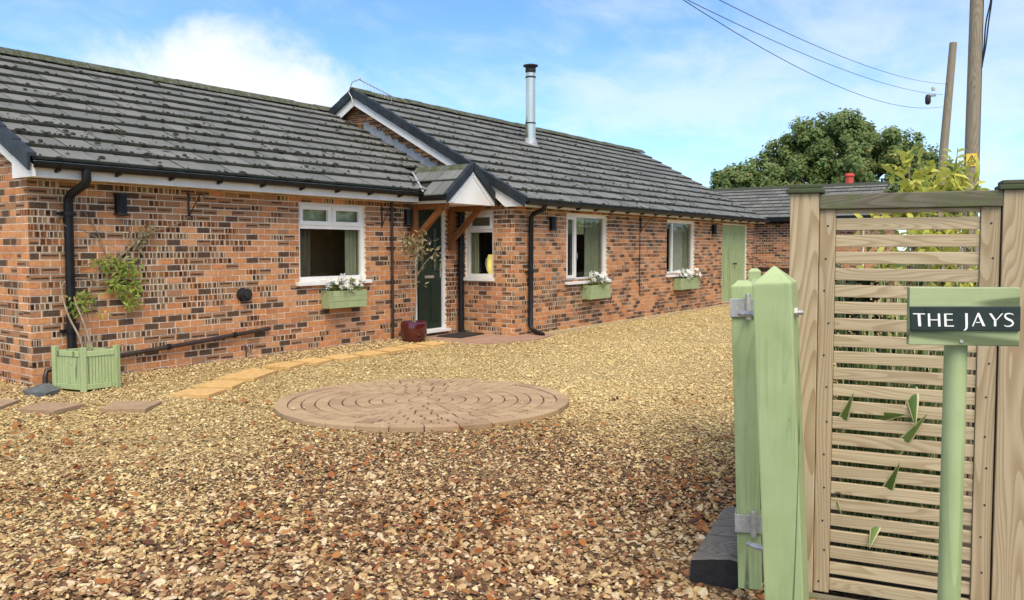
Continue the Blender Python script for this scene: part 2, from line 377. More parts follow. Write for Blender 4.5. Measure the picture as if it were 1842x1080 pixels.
RAILW = wood('weathered_rail', (.175,.155,.115), (.115,.100,.072), (.09,.085,.06), axis=0, rings=22, green=(.10,.12,.045))
CAPW = wood('mossy_cap', (.070,.075,.045), (.045,.050,.030), (.04,.05,.03), axis=0, rings=14, green=(.06,.085,.035))
GREYW = wood('grey_paling', (.40,.36,.31), (.28,.25,.22), (.2,.18,.16), axis=2, rings=18)
SLEEP = wood('old_sleeper', (.24,.21,.18), (.12,.105,.09), (.05,.045,.04), axis=1, rings=20)
SLEEPD = mottled('sleeper_end', (.010,.009,.009), (.022,.018,.017), 30, .8, bstr=.6, bscale=50)
POLEW = wood('creosote_pole', (.30,.255,.185), (.21,.175,.125), (.15,.125,.09), axis=2, rings=9)
SIGNG = mottled('plaque_green', (.010,.022,.020), (.018,.032,.028), 20, .45)
LETTER = mottled('letter_white', (.78,.78,.74), (.85,.85,.82), 30, .5)
YELLOW = mottled('sign_yellow', (.75,.50,.05), (.82,.58,.08), 10, .5)
SOIL = mottled('dark_soil', (.030,.020,.013), (.065,.045,.028), 12, .95, bstr=.8, bscale=40)
RUBBER = mottled('black_rubber', (.012,.011,.010), (.045,.035,.028), 40, .9, bstr=.6, bscale=120)
TERRA = mottled('red_clay', (.50,.060,.040), (.58,.085,.055), 6, .7)
BLIND = mottled('green_blind', (.52,.55,.38), (.58,.61,.43), 4, .9)
CURT = mottled('pale_curtain', (.34,.36,.27), (.42,.43,.34), 5, .9)
NETC = mottled('net_curtain', (.56,.56,.52), (.64,.63,.59), 5, .9)
INNER = mottled('inner_wall', (.50,.38,.27), (.58,.45,.33), 2, .9)
BARK = mottled('tree_bark', (.055,.043,.033), (.10,.080,.062), 9, .9, bstr=.6, bscale=20)
STEM = mottled('plant_stem', (.21,.15,.09), (.33,.25,.16), 18, .8)
LEAF_T = leafy('oak_leaf', (.150,.235,.075), (.250,.310,.105), (.370,.290,.105), .5, .6)
LEAF_W = leafy('wisteria_leaf', (.16,.24,.035), (.36,.42,.075), (.24,.16,.06), .35)
LEAF_Y = leafy('lemon_leaf', (.46,.48,.075), (.66,.62,.15), (.22,.29,.06), .4)
LEAF_P = leafy('pale_leaf', (.22,.20,.085), (.44,.36,.20), (.15,.09,.045), .25)
LEAF_F = leafy('flax_leaf', (.085,.150,.036), (.17,.24,.065), (.60,.55,.30), .25, .4)
LEAF_B = leafy('bedding_leaf', (.12,.17,.03), (.24,.27,.06), (.34,.31,.10), .3)
LEAF_H = leafy('hedge_leaf', (.018,.030,.010), (.036,.052,.016), (.05,.04,.02), .15)
PETAL = leafy('white_petal', (.80,.79,.74), (.85,.84,.80), (.75,.72,.55), .3, .6)
LITTER = leafy('dead_leaf', (.30,.090,.022), (.40,.18,.050), (.095,.036,.018), .15, .7)
def lamp_material():
    m, nt, p = new_mat('lamp_glow'); setp(nt, p, col=(.80,.66,.18), rough=.4)
    p.inputs['Emission Color'].default_value = (1.0, .80, .22, 1); p.inputs['Emission Strength'].default_value = .16; return m
LAMPY = lamp_material()
def paver_material():
    m, nt, p = new_mat('tumbled_sett'); geo = nt.nodes.new('ShaderNodeNewGeometry').outputs['Position']
    oi = nt.nodes.new('ShaderNodeObjectInfo').outputs['Random']
    n1 = noi(nt, geo, 55, 5, .65); n2 = noi(nt, geo, 3, 3, .6)
    c = ramp(nt, oi, [(0, (.30,.195,.115)), (.3, (.39,.265,.155)), (.6, (.34,.220,.135)), (.85, (.42,.290,.170)), (1, (.26,.168,.100))])
    c = mixc(nt, mth(nt, 'MULTIPLY', smooth(nt, n2, .35, .7), .35), c, (.46,.34,.19))
    c = mixc(nt, mth(nt, 'MULTIPLY', smooth(nt, n1, .5, .7), .35), c, (.22,.15,.10))
    setp(nt, p, col=c, rough=.85, spec=.25, norm=bump(nt, n1, .5, .005)); return m
PAVER = paver_material()

# ------------------------------------------------------------------ ground
def ss(a, b, x):
    t = np.clip((x-a)/(b-a), 0, 1); return t*t*(3-2*t)
def gz(x, y):
    x = np.asarray(x, float); y = np.asarray(y, float)
    return .045*ss(6.2, 8.2, y + .12*np.clip(x-9, 0, 8))
def ground_material():
    m, nt, p = new_mat('gravel_bed'); geo = nt.nodes.new('ShaderNodeNewGeometry').outputs['Position']
    vo = nd(nt, 'ShaderNodeTexVoronoi', {}, {'Vector': geo, 'Scale': 42.0})
    vd = vo.outputs['Distance']; vc = sepc(nt, vo.outputs['Color'])
    n1 = noi(nt, geo, .55, 5, .6); n2 = noi(nt, geo, 9, 5, .65); n3 = noi(nt, geo, 60, 4, .65)
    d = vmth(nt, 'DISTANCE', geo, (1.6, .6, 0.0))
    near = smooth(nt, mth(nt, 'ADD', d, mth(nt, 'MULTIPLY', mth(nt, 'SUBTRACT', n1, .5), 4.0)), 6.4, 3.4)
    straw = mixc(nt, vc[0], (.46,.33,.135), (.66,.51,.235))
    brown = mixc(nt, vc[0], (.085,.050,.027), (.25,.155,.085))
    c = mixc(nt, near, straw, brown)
    c = mixc(nt, mth(nt, 'MULTIPLY', smooth(nt, vd, .42, .75), .75), c, (.045,.028,.016))
    c = mixc(nt, mth(nt, 'MULTIPLY', smooth(nt, n2, .60, .74), .5), c, (.13,.080,.042))
    far = smooth(nt, vmth(nt, 'LENGTH', geo), 34, 48)
    c = mixc(nt, far, c, mixc(nt, n2, (.05,.09,.02), (.09,.12,.035)))
    setp(nt, p, col=c, rough=.9, spec=.2, norm=bump(nt, mth(nt, 'SUBTRACT', n3, mth(nt, 'MULTIPLY', vd, 1.2)), .8, .02)); return m
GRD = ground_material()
def build_ground():
    xs = np.unique(np.concatenate([[-400, -150, -60, -25, -10], np.arange(-4, 30.01, .25), [40, 60, 100, 200, 420]]))
    ys = np.unique(np.concatenate([[-400, -150, -60, -25, -12], np.arange(-6, 16.01, .25), [25, 40, 80, 160, 420]]))
    X, Y = np.meshgrid(xs, ys); Z = gz(X, Y)
    nearm = (X > -3) & (X < 28) & (Y > -5) & (Y < 15)
    Z = Z + nearm*np.vectorize(lambda a, b: .012*mnoise.noise(Vector((a*1.3, b*1.3, 0))))(X, Y)
    V = np.stack([X.ravel(), Y.ravel(), Z.ravel()], 1); nx = len(xs); F = []
    for j in range(len(ys)-1):
        for i in range(nx-1):
            a = j*nx+i; F.append((a, a+1, a+1+nx, a+nx))
    me = bpy.data.meshes.new('ground'); me.from_pydata(V.tolist(), [], F); me.materials.append(GRD)
    me.polygons.foreach_set('use_smooth', [True]*len(F))
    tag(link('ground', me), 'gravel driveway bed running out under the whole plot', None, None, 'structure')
build_ground()

# ------------------------------------------------------------------ brick walls
VARS = []
def brick_variant(i):
    mb = MB(); t = i % 10
    ty = (0, 0, .25, .25, .5, .5, .75, 1.0, .25, 0)[t]
    bk = (ty, random.random(), random.random(), 1)
    T = Matrix.Translation((0, .008, 0)) @ Matrix.Diagonal((1, .03, 1, 1))
    mb.boxm(T, bk, 0, uvface=2, skip=(4,))
    return mb.mesh('brick', BRICK)
for i in range(60): VARS.append(brick_variant(i))
def pick_type(u, z, seed):
    k = mnoise.noise(Vector((u*1.1+seed, z*6.0, seed*3.1)))*.5 + mnoise.noise(Vector((u*.35, z*1.1+seed, 5)))*.7
    r = random.random() + k*.55
    hi = z > 1.85
    if hi: return random.choice((.5, .5, 1.0, 1.0, .75, .25, 0))
    if r > .76: return .25
    if r > .60: return random.choice((.5, .75, .5))
    if r > .46: return random.choice((.75, 1.0, 1.0, .5))
    return 0
class Wall:
    def __init__(s, part, P0, along, L, zt, openings=(), z0=-.05, pitch=.20, course=.075, seed=0.0, single=False):
        s.part, s.P0, s.along, s.L, s.zt, s.op, s.z0 = part, Vector(P0), Vector(along).normalized(), L, zt, openings, z0
        s.pitch, s.course, s.seed, s.single = pitch, course, seed, single
        into = Vector((0, 0, 1)).cross(s.along)
        s.F = frame(s.P0, s.along, into, Vector((0, 0, 1)))
    def backing(s, depth=.26):
        """mortar body: cells cut by the openings, with reveals; polygonal top"""
        us = sorted({0, s.L, *[o[0] for o in s.op], *[o[1] for o in s.op]}); mb = MB()
        for a, b in zip(us, us[1:]):
            cuts = sorted((o[2], o[3]) for o in s.op if o[0] <= a+1e-6 and o[1] >= b-1e-6)
            z = s.z0
            for (c0, c1) in cuts + [(None, None)]:
                t0 = s.zt(a) if c0 is None else c0; t1 = s.zt(b) if c0 is None else c0
                if max(t0, t1) > z+1e-4:
                    pts = [(a, 0, z), (b, 0, z), (b, 0, max(t1, z+1e-3)), (a, 0, max(t0, z+1e-3))]
                    mb.prism([s.F @ Vector(p) for p in pts], s.F.to_3x3() @ Vector((0, depth, 0)))
                if c1 is not None: z = c1
        return mb
    def bricks(s):
        out = []; k = 0; z = s.z0; jt = .012
        while True:
            za, zb = z+jt/2, z+s.course-jt/2; zc = (za+zb)/2
            if za > max(s.zt(0), s.zt(s.L), s.zt(s.L/2)): break
            ivs = [(-.004, s.L+.004)]
            n = 400; uu = [s.L*i/n for i in range(n+1)]; ok = [s.zt(u) >= zb-.012 for u in uu]
            ivs = []; st = None
            for u, f in zip(uu, ok):
                if f and st is None: st = u
                if not f and st is not None: ivs.append((st, u)); st = None
            if st is not None: ivs.append((st, s.L))
            ivs = [(-.004 if a == 0 else a, s.L+.004 if b == s.L else b) for a, b in ivs]
            for o in s.op:
                if o[2] < zc < o[3]:
                    nv = []
                    for a, b in ivs:
                        if o[1] <= a or o[0] >= b: nv.append((a, b)); continue
                        if o[0] > a+.02: nv.append((a, o[0]))
                        if o[1] < b-.02: nv.append((o[1], b))
                    ivs = nv
            off = (k % 2)*s.pitch/2
            for a, b in ivs:
                u = math.floor((a-off)/s.pitch)*s.pitch + off; row = []
                while u < b:
                    x0, x1 = max(u+jt/2, a), min(u+s.pitch-jt/2, b)
                    if x1 > x0: row.append([x0, x1])
                    u += s.pitch
                if len(row) > 1 and row[0][1]-row[0][0] < .045: row[1][0] = row[0][0]; row.pop(0)
                if len(row) > 1 and row[-1][1]-row[-1][0] < .045: row[-2][1] = row[-1][1]; row.pop()
                if row: row[0][0] = a; row[-1][1] = b
                out += [(q[0], q[1], za, zb) for q in row if q[1]-q[0] > .02]
            z += s.course; k += 1
        return out
    def lay(s, budget=0, stuff_parent=None):
        bs = s.bricks(); singles = []
        if budget:
            def key(b):
                p = s.F @ Vector(((b[0]+b[1])/2, 0, (b[2]+b[3])/2)); return (p - cam.location).length/(b[1]-b[0])**.5
            order = sorted(range(len(bs)), key=lambda i: key(bs[i])); singles = set(order[:budget])
        mb = MB(); inv = s.part.matrix_local.inverted() if s.part else Matrix.Identity(4)
        for i, (x0, x1, za, zb) in enumerate(bs):
            cx, cz, wd, hh = (x0+x1)/2, (za+zb)/2, x1-x0, zb-za
            ty = pick_type(cx, cz, s.seed); jit = random.uniform(-.0025, .0025)
            T = s.F @ Matrix.Translation((cx, jit, cz)) @ Matrix.Rotation(random.uniform(-.008, .008), 4, 'Y') @ Matrix.Diagonal((wd, 1, hh, 1))
            if i in singles if budget else False:
                c = [v for j, v in enumerate(VARS) if (0, 0, .25, .25, .5, .5, .75, 1.0, .25, 0)[j % 10] == ty]
                inst('brick', random.choice(c), T, s.part)
            else:
                mb.boxm(T @ Matrix.Translation((0, .008, 0)) @ Matrix.Diagonal((1, .03, 1, 1)), (ty, random.random(), random.random(), 1), 0, uvface=2, skip=(4,))
        if mb.v: tag(mb.build('brickwork', BRICK, s.part), kind='stuff')

house = tag(empty('bungalow', (3.82, 8.85, 0)), 'long brick bungalow of two joined wings under dark tiled roofs', 'bungalow')
house.location = (0, 0, 0)
YA, YB, XA, XR, XE = 8.85, 7.68, 3.82, 10.75, 22.2
TA = lambda Y: 2.38 + .5*(Y-8.5)           # tile planes of the two wings
TB = lambda Y: 2.27 + .549*(Y-7.36)
RYA, RYB = 12.0, 11.25
# openings as (u0,u1,z0,z1)
OPA = [(7.28-XA, 8.54-XA, 1.03, 2.14), (9.62-XA, 10.39-XA, .10, 2.22)]
OPR = [(XR*0 + (YA+.0-8.735), YA-8.117, .995, 2.12)]
OPB = [(12.33-XR, 13.84-XR, .89, 2.12), (16.53-XR, 18.09-XR, .90, 2.12), (19.82-XR, 21.65-XR, .10, 2.15)]
def mkwall(name, P0, along, L, zt, op, seed, budget, matd=.26):
    W = Wall(None, P0, along, L, zt, op, seed=seed)
    W.part = W.backing(matd).build(name, MORTAR, house)
    W.lay(budget); return W
mkwall('front_wall', (XA, YA, 0), (1, 0, 0), XR-XA-.002, lambda u: 2.27, OPA, 1.3, 235)
# gable end of the low wing, faces -X; u runs from the back (Y=15.15) to the front corner
def gA(u):
    Y = 15.15-u; return min(TA(Y), TA(2*RYA-Y)) - .10
mkwall('gable_wall', (XA, 15.15, 0), (0, -1, 0), 15.15-YA-.262, gA, [], 2.9, 45)
Wc = Wall(None, (XA, YA+.262, 0), (0, -1, 0), .262, lambda u: 2.27, [], seed=2.9); Wc.part = None
# corner return of the front wall as seen on the gable side
corner = MB().build  # placeholder name kept local
mbc = MB(); mbc.box((XA-.002, YA+.002, -.05), (XA+.02, YA+.26, 2.27)); Wc.part = mbc.build('corner_return', MORTAR, house); Wc.lay(20)
# return wall between the wings and its gable above the low roof, faces -X
mkwall('return_wall', (XR, YA-.002, 0), (0, -1, 0), YA-YB-.002-.262, lambda u: 2.30, OPR, 4.1, 0)
Wc2 = Wall(None, (XR, YB+.262, 0), (0, -1, 0), .262, lambda u: 2.30, [], seed=4.4)
mbc = MB(); mbc.box((XR-.002, YB+.002, -.05), (XR+.02, YB+.26, 2.30)); Wc2.part = mbc.build('corner_return', MORTAR, house); Wc2.lay(0)
def gB(u):
    Y = 14.6-u; return min(TB(Y), TB(2*RYB-Y)) - .13
WG = Wall(None, (XR, 14.6, 0), (0, -1, 0), 14.6-8.2, gB, [], z0=2.44, seed=6.0)
WG.part = WG.backing(.2).build('upper_gable_wall', MORTAR, house); WG.lay(0)
mkwall('front_wall', (XR, YB, 0), (1, 0, 0), XE-XR, lambda u: 2.27, OPB, 7.7, 0)
# plain back and end walls, floors and ceiling that close the house
mb = MB(); mb.box((XA, 15.0, -.05), (XR+.3, 15.15, 2.3)); mb.box((XR, 14.7, -.05), (XE, 14.85, 2.3)); mb.build('back_wall', PLAIN, house)
mb = MB(); mb.prism([(XE-.2, YB+.265, -.05), (XE-.2, 14.7, -.05), (XE-.2, 14.7, 2.25), (XE-.2, RYB, TB(RYB)-.15), (XE-.2, YB+.265, 2.25)], (.2, 0, 0)); mb.build('end_wall', PLAIN, house)
mb = MB(); mb.box((XA+.27, YA+.27, .10), (XR+.1, 15.0, .14)); mb.box((XR+.27, YB+.27, .10), (XE-.21, 14.7, .14)); mb.build('floor', INNER, house)
mb = MB(); mb.box((XA+.02, YA+.27, 2.30), (XR-.01, 15.0, 2.33)); mb.box((XR+.21, YB+.27, 2.30), (XE-.21, 14.7, 2.33))
mb.box((XA+.3, 12.3, .14), (XR+.2, 12.4, 2.30)); mb.box((XR+.3, 10.9, .14), (XE-.3, 11.0, 2.30)); mb.box((14.9, YB+.3, .14), (15.0, 10.9, 2.30)); mb.box((XR+.03, YA+.3, .14), (XR+.13, 12.3, 2.30)); mb.build('room_wall', INNER, house)

# ------------------------------------------------------------------ roofs
def tile_variant(i):
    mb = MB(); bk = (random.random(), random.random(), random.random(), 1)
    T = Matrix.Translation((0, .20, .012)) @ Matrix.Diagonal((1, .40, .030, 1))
    mb.boxm(T, bk, 0, uvface=1, uvd=(.5, -.5))  # riser faces take the full dark lap tint, moss and painted shade
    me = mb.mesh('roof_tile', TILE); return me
TV = [tile_variant(i) for i in range(16)]
class Roof:
    def __init__(s, part, x0, x1, Y0, z0, slope, Yr, ncourse, colw=.33, xclip=None):
        s.part = part; a = math.atan(slope); s.a = a; s.x0, s.x1 = x0, x1
        L = (Yr-Y0)/math.cos(a); g = L/ncourse; s.list = []
        lift = math.asin(.036/g)
        for k in range(ncourse):
            d = k*g; y, z = Y0+d*math.cos(a), z0+d*math.sin(a)
            off = (k % 2)*colw/2; u = x0-off
            while u < x1-.02:
                xa, xb = max(u+.004, x0), min(u+colw-.004, x1)
                if xclip: xa, xb = xclip(xa, xb, y+.12)
                if xb-xa > .03:
                    M = Matrix.Translation(((xa+xb)/2, y, z)) @ Matrix.Rotation(a, 4, 'X') @ Matrix.Translation((0, 0, random.uniform(-.002, .004))) @ Matrix.Rotation(-lift+random.uniform(-.006, .006), 4, 'X') @ Matrix.Rotation(random.uniform(-.006, .006), 4, 'Z') @ Matrix.Diagonal((xb-xa, 1, 1, 1))
                    s.list.append((M, (Vector(((xa+xb)/2, y, z))-cam.location).length))
                u += colw
    def lay(s, budget):
        order = sorted(range(len(s.list)), key=lambda i: s.list[i][1]); sg = set(order[:budget]); mb = MB()
        for i, (M, _) in enumerate(s.list):
            if i in sg: inst('roof_tile', random.choice(TV), M, s.part)
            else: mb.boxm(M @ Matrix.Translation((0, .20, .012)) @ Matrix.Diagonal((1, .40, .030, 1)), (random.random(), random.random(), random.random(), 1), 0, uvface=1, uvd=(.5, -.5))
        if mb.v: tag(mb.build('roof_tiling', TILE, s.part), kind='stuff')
def slab(name, x0, x1, Y0, z0, slope, Yr, back, th=.06):
    zr = z0+slope*(Yr-Y0); mb = MB()
    mb.prism([(x0, Y0+.04, z0-.02), (x0, Yr, zr-.02), (x0, Yr, zr-.02-th), (x0, Y0+.04, z0-.02-th)], (x1-x0, 0, 0))
    zb = zr-slope*(back-Yr)
    mb.prism([(x0, Yr+.001, zr-.02), (x0, back, zb), (x0, back, zb-th), (x0, Yr+.001, zr-.02-th)], (x1-x0, 0, 0))
    return mb.build(name, UNDER, house)
PXL, PXR, PYG, PRZ = 9.40, 10.66, 7.98, 2.80      # porch: eaves in X, gable plane, ridge height
PXC = (PXL+PXR)/2; PSL = (PRZ-2.285)/(PXC-PXL)
def porch_clip(xa, xb, y):
    if y > 9.3: return xa, xb
    half = (PRZ-.03-TA(y))/PSL
    if half <= 0: return xa, xb
    if xa < PXC-half < xb: return xa, PXC-half
    if xa >= PXC-half: return 0, 0
    return xa, xb
roofA = slab('roof', 3.70, XR-.01, 8.52, TA(8.52), .5, RYA, 15.5)
RA = Roof(roofA, 3.72, XR-.015, 8.5, 2.38, .5, RYA-.06, 11, xclip=porch_clip); RA.lay(230)
roofB = slab('roof', 10.56, XE+.16, 7.38, TB(7.38), .549, RYB, 15.1)
RB = Roof(roofB, 10.58, XE+.14, 7.36, 2.27, .549, RYB-.06, 12); RB.lay(70)
def ridge(part, x0, x1, Y, z, n, mat=RIDGE):
    step = (x1-x0)/n
    for k in range(n):
        mb = MB(); xa = x0+k*step+.004; prof = []
        j = random.uniform(-.008, .008)
        pts = [(-.15, -.085), (-.10, -.035), (-.045, .012), (0, .026), (.045, .012), (.10, -.035), (.15, -.085), (.13, -.095), (0, -.01), (-.13, -.095)]
        mb.prism([(xa, Y+a, z+b+j) for a, b in pts], (step-.008, 0, 0))
        mb.build('ridge_tile', mat, part, bevel=.004)
ridge(roofA, 3.68, XR-.02, RYA, TA(RYA)+.045, 15)
ridge(roofB, 10.53, XE+.18, RYB, TB(RYB)+.045, 25)
# moss cushions caught along the tile laps
def moss(part, x0, x1, Y0, z0, slope, Yr, nc, count, clip=None):
    a = math.atan(slope); L = (Yr-Y0)/math.cos(a); g = L/nc; mb = MB()
    for _ in range(count):
        x = random.uniform(x0, x1); d0 = random.random()*3
        if mnoise.noise(Vector((x*.5, 3.3, 1))) + .35*mnoise.noise(Vector((x*2.1, 7.7, d0))) + random.uniform(-.75, .5) < 0: continue
        k = random.choice([0, 1, 1, 2, 2, 3, 3, 4, 5, 6]+list(range(nc))); on_lap = random.random() < .7
        d = k*g + (random.uniform(-.02, .03) if on_lap else random.uniform(.02, g))
        if not on_lap and random.random() < .5: x = round(x/.165)*.165 + random.uniform(-.01, .01)
        y, z = Y0+d*math.cos(a), z0+d*math.sin(a)+.038
        if clip and clip(x, y): continue
        r = random.choice((.007, .009, .011, .014, .018, .026))*random.uniform(.8, 1.2); n = 6
        M = Matrix.Translation((x, y, z)) @ Matrix.Rotation(a, 4, 'X') @ Matrix.Diagonal((r*random.uniform(.8, 2.2), r, r*.55, 1))
        b = mb.verts([M @ Vector((math.cos(q*math.pi/3), math.sin(q*math.pi/3), -.4)) for q in range(n)] + [M @ Vector((.6*math.cos(q*math.pi/3+.4), .6*math.sin(q*math.pi/3+.4), .6)) for q in range(n)] + [M @ Vector((0, 0, 1))])
        for q in range(n):
            q2 = (q+1) % n; mb.face([b+q, b+q2, b+n+q2, b+n+q]); mb.face([b+n+q, b+n+q2, b+2*n])
    return tag(mb.build('moss', MOSS, part), kind='stuff')
MOSS = mottled('moss_cushion', (.012,.012,.007), (.034,.034,.014), 30, .95)
moss(roofA, 3.8, 10.6, 8.5, 2.38, .5, RYA-.06, 11, 1500, lambda x, y: abs(x-PXC) < (PRZ-TA(y))/PSL+.05)
moss(roofB, 10.7, 22, 7.36, 2.27, .549, RYB-.06, 12, 1900)

def verges(part, x, Y0, Yr, zf, n, side=-1, back_n=3):
    """interlocking dry-verge caps up a gable edge, white bargeboard behind them"""
    st = (Yr-Y0)/n
    def cap(Ya, Yb, f):
        mb = MB(); za, zb = f(Ya), f(Yb)
        for lo, hi, xa, xb in ((-.105, .052, x-.032, x-.004), (.035, .055, x-.0035, x+.055)):
            mb.prism([(xa, Ya, za+lo-.006), (xa, Yb, zb+lo), (xa, Yb, zb+hi), (xa, Ya, za+hi+.012)], (xb-xa, 0, 0))
        mb.build('verge_cap', VERGE, part, bevel=.003)
    for k in range(n): cap(Y0-.02+k*st, Y0-.02+(k+1)*st+.004, zf)
    fb = lambda Y: zf(2*Yr-Y)
    for k in range(back_n):
        Ya, Yb = Yr+k*st, Yr+(k+1)*st
        cap(Yb, Ya+.002, fb)
verges(roofA, 3.70, 8.5, RYA, TA, 11)
verges(roofB, 10.56, 7.36, RYB, TB, 12)
# white bargeboards and boxed eaves ends
def barge(x, th, Y0, Yr, zf, w_, backY):
    mb = MB()
    mb.prism([(x, Y0, zf(Y0)-.09-w_), (x, Y0, zf(Y0)-.09), (x, Yr, zf(Yr)-.09), (x, Yr, zf(Yr)-.09-w_)], (th, 0, 0))
    zb = zf(2*Yr-backY)
    mb.prism([(x, Yr+.001, zf(Yr)-.09-w_), (x, Yr+.001, zf(Yr)-.09), (x, backY, zb-.09), (x, backY, zb-.09-w_)], (th, 0, 0))
    mb.build('bargeboard', CREAMW, house)
barge(3.725, .022, 8.95, RYA, TA, .16, 15.4)
barge(10.585, .022, 8.02, RYB, TB, .17, 13.2)
mb = MB(); mb.prism([(3.722, 8.50, 2.205), (3.722, 8.50, TA(8.5)-.06), (3.722, 8.949, TA(8.949)-.09), (3.722, 8.949, 2.205)], (.03, 0, 0)); mb.build('boxed_end', CREAMW, house)
mb = MB(); mb.prism([(10.582, 7.37, 2.165), (10.582, 7.37, TB(7.37)-.06), (10.582, 8.019, TB(8.019)-.09), (10.582, 8.019, TB(8.019)-.26), (10.582, 7.76, 2.165)], (.03, 0, 0)); mb.build('boxed_end', CREAMW, house)
# verge soffit strips up to the gable
mb = MB(); mb.prism([(3.75, 8.56, TA(8.56)-.12), (3.75, RYA, TA(RYA)-.12), (3.75, RYA, TA(RYA)-.14), (3.75, 8.56, TA(8.56)-.14)], (.07, 0, 0))
mb.prism([(10.61, 7.5, TB(7.5)-.14), (10.61, RYB, TB(RYB)-.14), (10.61, RYB, TB(RYB)-.16), (10.61, 7.5, TB(7.5)-.16)], (.14, 0, 0)); mb.build('verge_soffit', CREAMW, house)
# fascias and soffits
mb = MB(); mb.box((3.753, 8.545, 2.205), (PXL-.02, 8.57, 2.37)); mb.build('fascia', CREAMW, house)
mb = MB(); mb.box((3.755, 8.571, 2.215), (PXL+.0, YA-.012, 2.235)); mb.build('soffit', CREAMW, house)
mb = MB(); mb.box((10.613, 7.405, 2.165), (XE+.12, 7.43, 2.27)); mb.build('fascia', CREAMW, house)
mb = MB(); mb.box((10.614, 7.431, 2.175), (XE+.1, YB-.012, 2.195)); mb.build('soffit', CREAMW, house)
def gutter(x0, x1, Y, z, name='gutter'):
    prof = []; n = 8
    for k in range(n+1):
        t = math.pi*k/n; prof.append((-.056*math.cos(t), -.062*math.sin(t)))
    inner = [(.84*a, .84*b) for a, b in reversed(prof)]
    mb = MB(); mb.prism([(x0, Y+a, z+b) for a, b in prof+inner], (x1-x0, 0, 0))
    for x in (x0, x1-.004): mb.prism([(x, Y+a*.98, z+b*.98) for a, b in prof], (.004, 0, 0))
    return mb.build(name, BLACKP, house)
gutA = gutter(3.73, PXL-.03, 8.478, 2.352); gutB = gutter(10.60, XE+.15, 7.338, 2.252)
def bracket_row(g, xs, Y, z):
    for x in xs:
        mb = MB(); mb.prism([(x, Y-.062, z-.03), (x, Y+.06, z-.02), (x, Y+.066, z-.095), (x, Y-.01, z-.078)], (.03, 0, 0)); mb.build('gutter_bracket', BLACKP, g)
bracket_row(gutA, [3.95+.62*k for k in range(9)], 8.478, 2.352); bracket_row(gutB, [11.6+.62*k for k in range(17)], 7.338, 2.252)
def downpipe(pts, r=.042, clips=(), name='downpipe', mat=BLACKP, shoe=False):
    mb = MB(); mb.tube(pts, r, 12); o = mb.build(name, mat, house, smooth=True)
    for (p, d) in clips:
        c = MB(); p = Vector(p); c.tube([p-Vector((0, 0, .022)), p+Vector((0, 0, .022))], r*1.28, 12); c.box((p.x-.09, p.y+r*.6, p.z-.014), (p.x+.09, p.y+r*1.9, p.z+.014)); c.build('pipe_clip', mat, o)
    return o
downpipe([(4.235, 8.478, 2.31), (4.235, 8.478, 2.20), (4.225, 8.50, 2.155), (4.195, 8.72, 2.065), (4.188, 8.765, 2.02), (4.186, 8.775, 1.96), (4.186, 8.775, .42), (4.15, 8.775, .30)], .046, [((4.186, 8.775, 1.86), 0), ((4.186, 8.775, .62), 0)])
downpipe([(10.67, 8.755, 2.20), (10.67, 8.755, .10), (10.67, 8.70, .05)], .05, [((10.67, 8.755, 1.2), 0)])
downpipe([(11.12, 7.338, 2.20), (11.12, 7.345, 2.14), (11.12, 7.57, 2.06), (11.115, 7.61, 2.00), (11.11, 7.615, .19), (11.10, 7.56, .12), (11.02, 7.30, .06)], .042, [((11.11, 7.615, 1.1), 0)])
downpipe([(9.05, 8.80, 2.21), (9.05, 8.80, .06)], .022, [((9.05, 8.80, 1.5), 0)], 'overflow_pipe', BROWNP)
# waste pipe sloping down the front wall to the gully
mb = MB(); mb.tube([(6.74, 8.80, .437), (5.70, 8.79, .36), (4.75, 8.785, .30), (4.05, 8.78, .25), (3.92, 8.77, .225), (3.90, 8.76, .16), (3.90, 8.75, .02)], .026, 10); wp = mb.build('waste_pipe', BROWNP, house, smooth=True)
for x, z in ((5.3, .337), (6.2, .397)):
    c = MB(); c.tube([(x-.02, 8.79, z-.0015), (x+.02, 8.79, z+.0015)], .036, 10); c.build('pipe_clip', BLACKP, wp)
mb = MB(); mb.tube([(15.205, YB-.015, 2.15), (15.205, YB-.015, .50)], .008, 6); mb.build('wall_cable', BLACKP, house)
# stepped lead flashing where the low roof meets the upper gable
for k in range(15):
    Ya = 8.35+k*.185; Yb = Ya+.20
    if Ya > 11.15: break
    mb = MB(); mb.prism([(XR-.012-.0012*(k % 2), Ya, TA(Ya)+.0), (XR-.012-.0012*(k % 2), Yb, TA(Yb)+.0), (XR-.012-.0012*(k % 2), Yb, TA(Yb)+.135), (XR-.012-.0012*(k % 2), Yb-.11, TA(Yb)+.135), (XR-.012-.0012*(k % 2), Ya, TA(Ya)+.10)], (.006, 0, 0)); mb.build('lead_flashing', LEAD, house)
# steel flue
fx, fy = 14.81, 10.16; fz = TB(fy)
fl = MB(); fl.lathe([(.110, fz-.25), (.110, fz+1.06), (.108, fz+1.062), (.108, fz+1.53)], (fx, fy, 0), 24); flue = fl.build('flue', STEEL, house, smooth=True)
c = MB(); c.lathe([(.116, fz+.42), (.116, fz+.45)], (fx, fy, 0), 24); c.lathe([(.116, fz+1.42), (.116, fz+1.455)], (fx, fy, 0), 24); c.build('locking_band', DARKM, flue, smooth=True)
c = MB(); c.lathe([(.106, fz+1.531), (.115, fz+1.57), (.122, fz+1.60), (.105, fz+1.62), (.125, fz+1.66), (.165, fz+1.68), (.168, fz+1.70), (.05, fz+1.73)], (fx, fy, 0), 24); c.build('cowl', DARKM, flue, smooth=True)
c = MB(); c.lathe([(.175, fz-.08), (.150, fz+.02), (.118, fz+.10), (.111, fz+.105)], (fx, fy, 0), 24); c.build('flashing_cone', LEAD, flue, smooth=True)
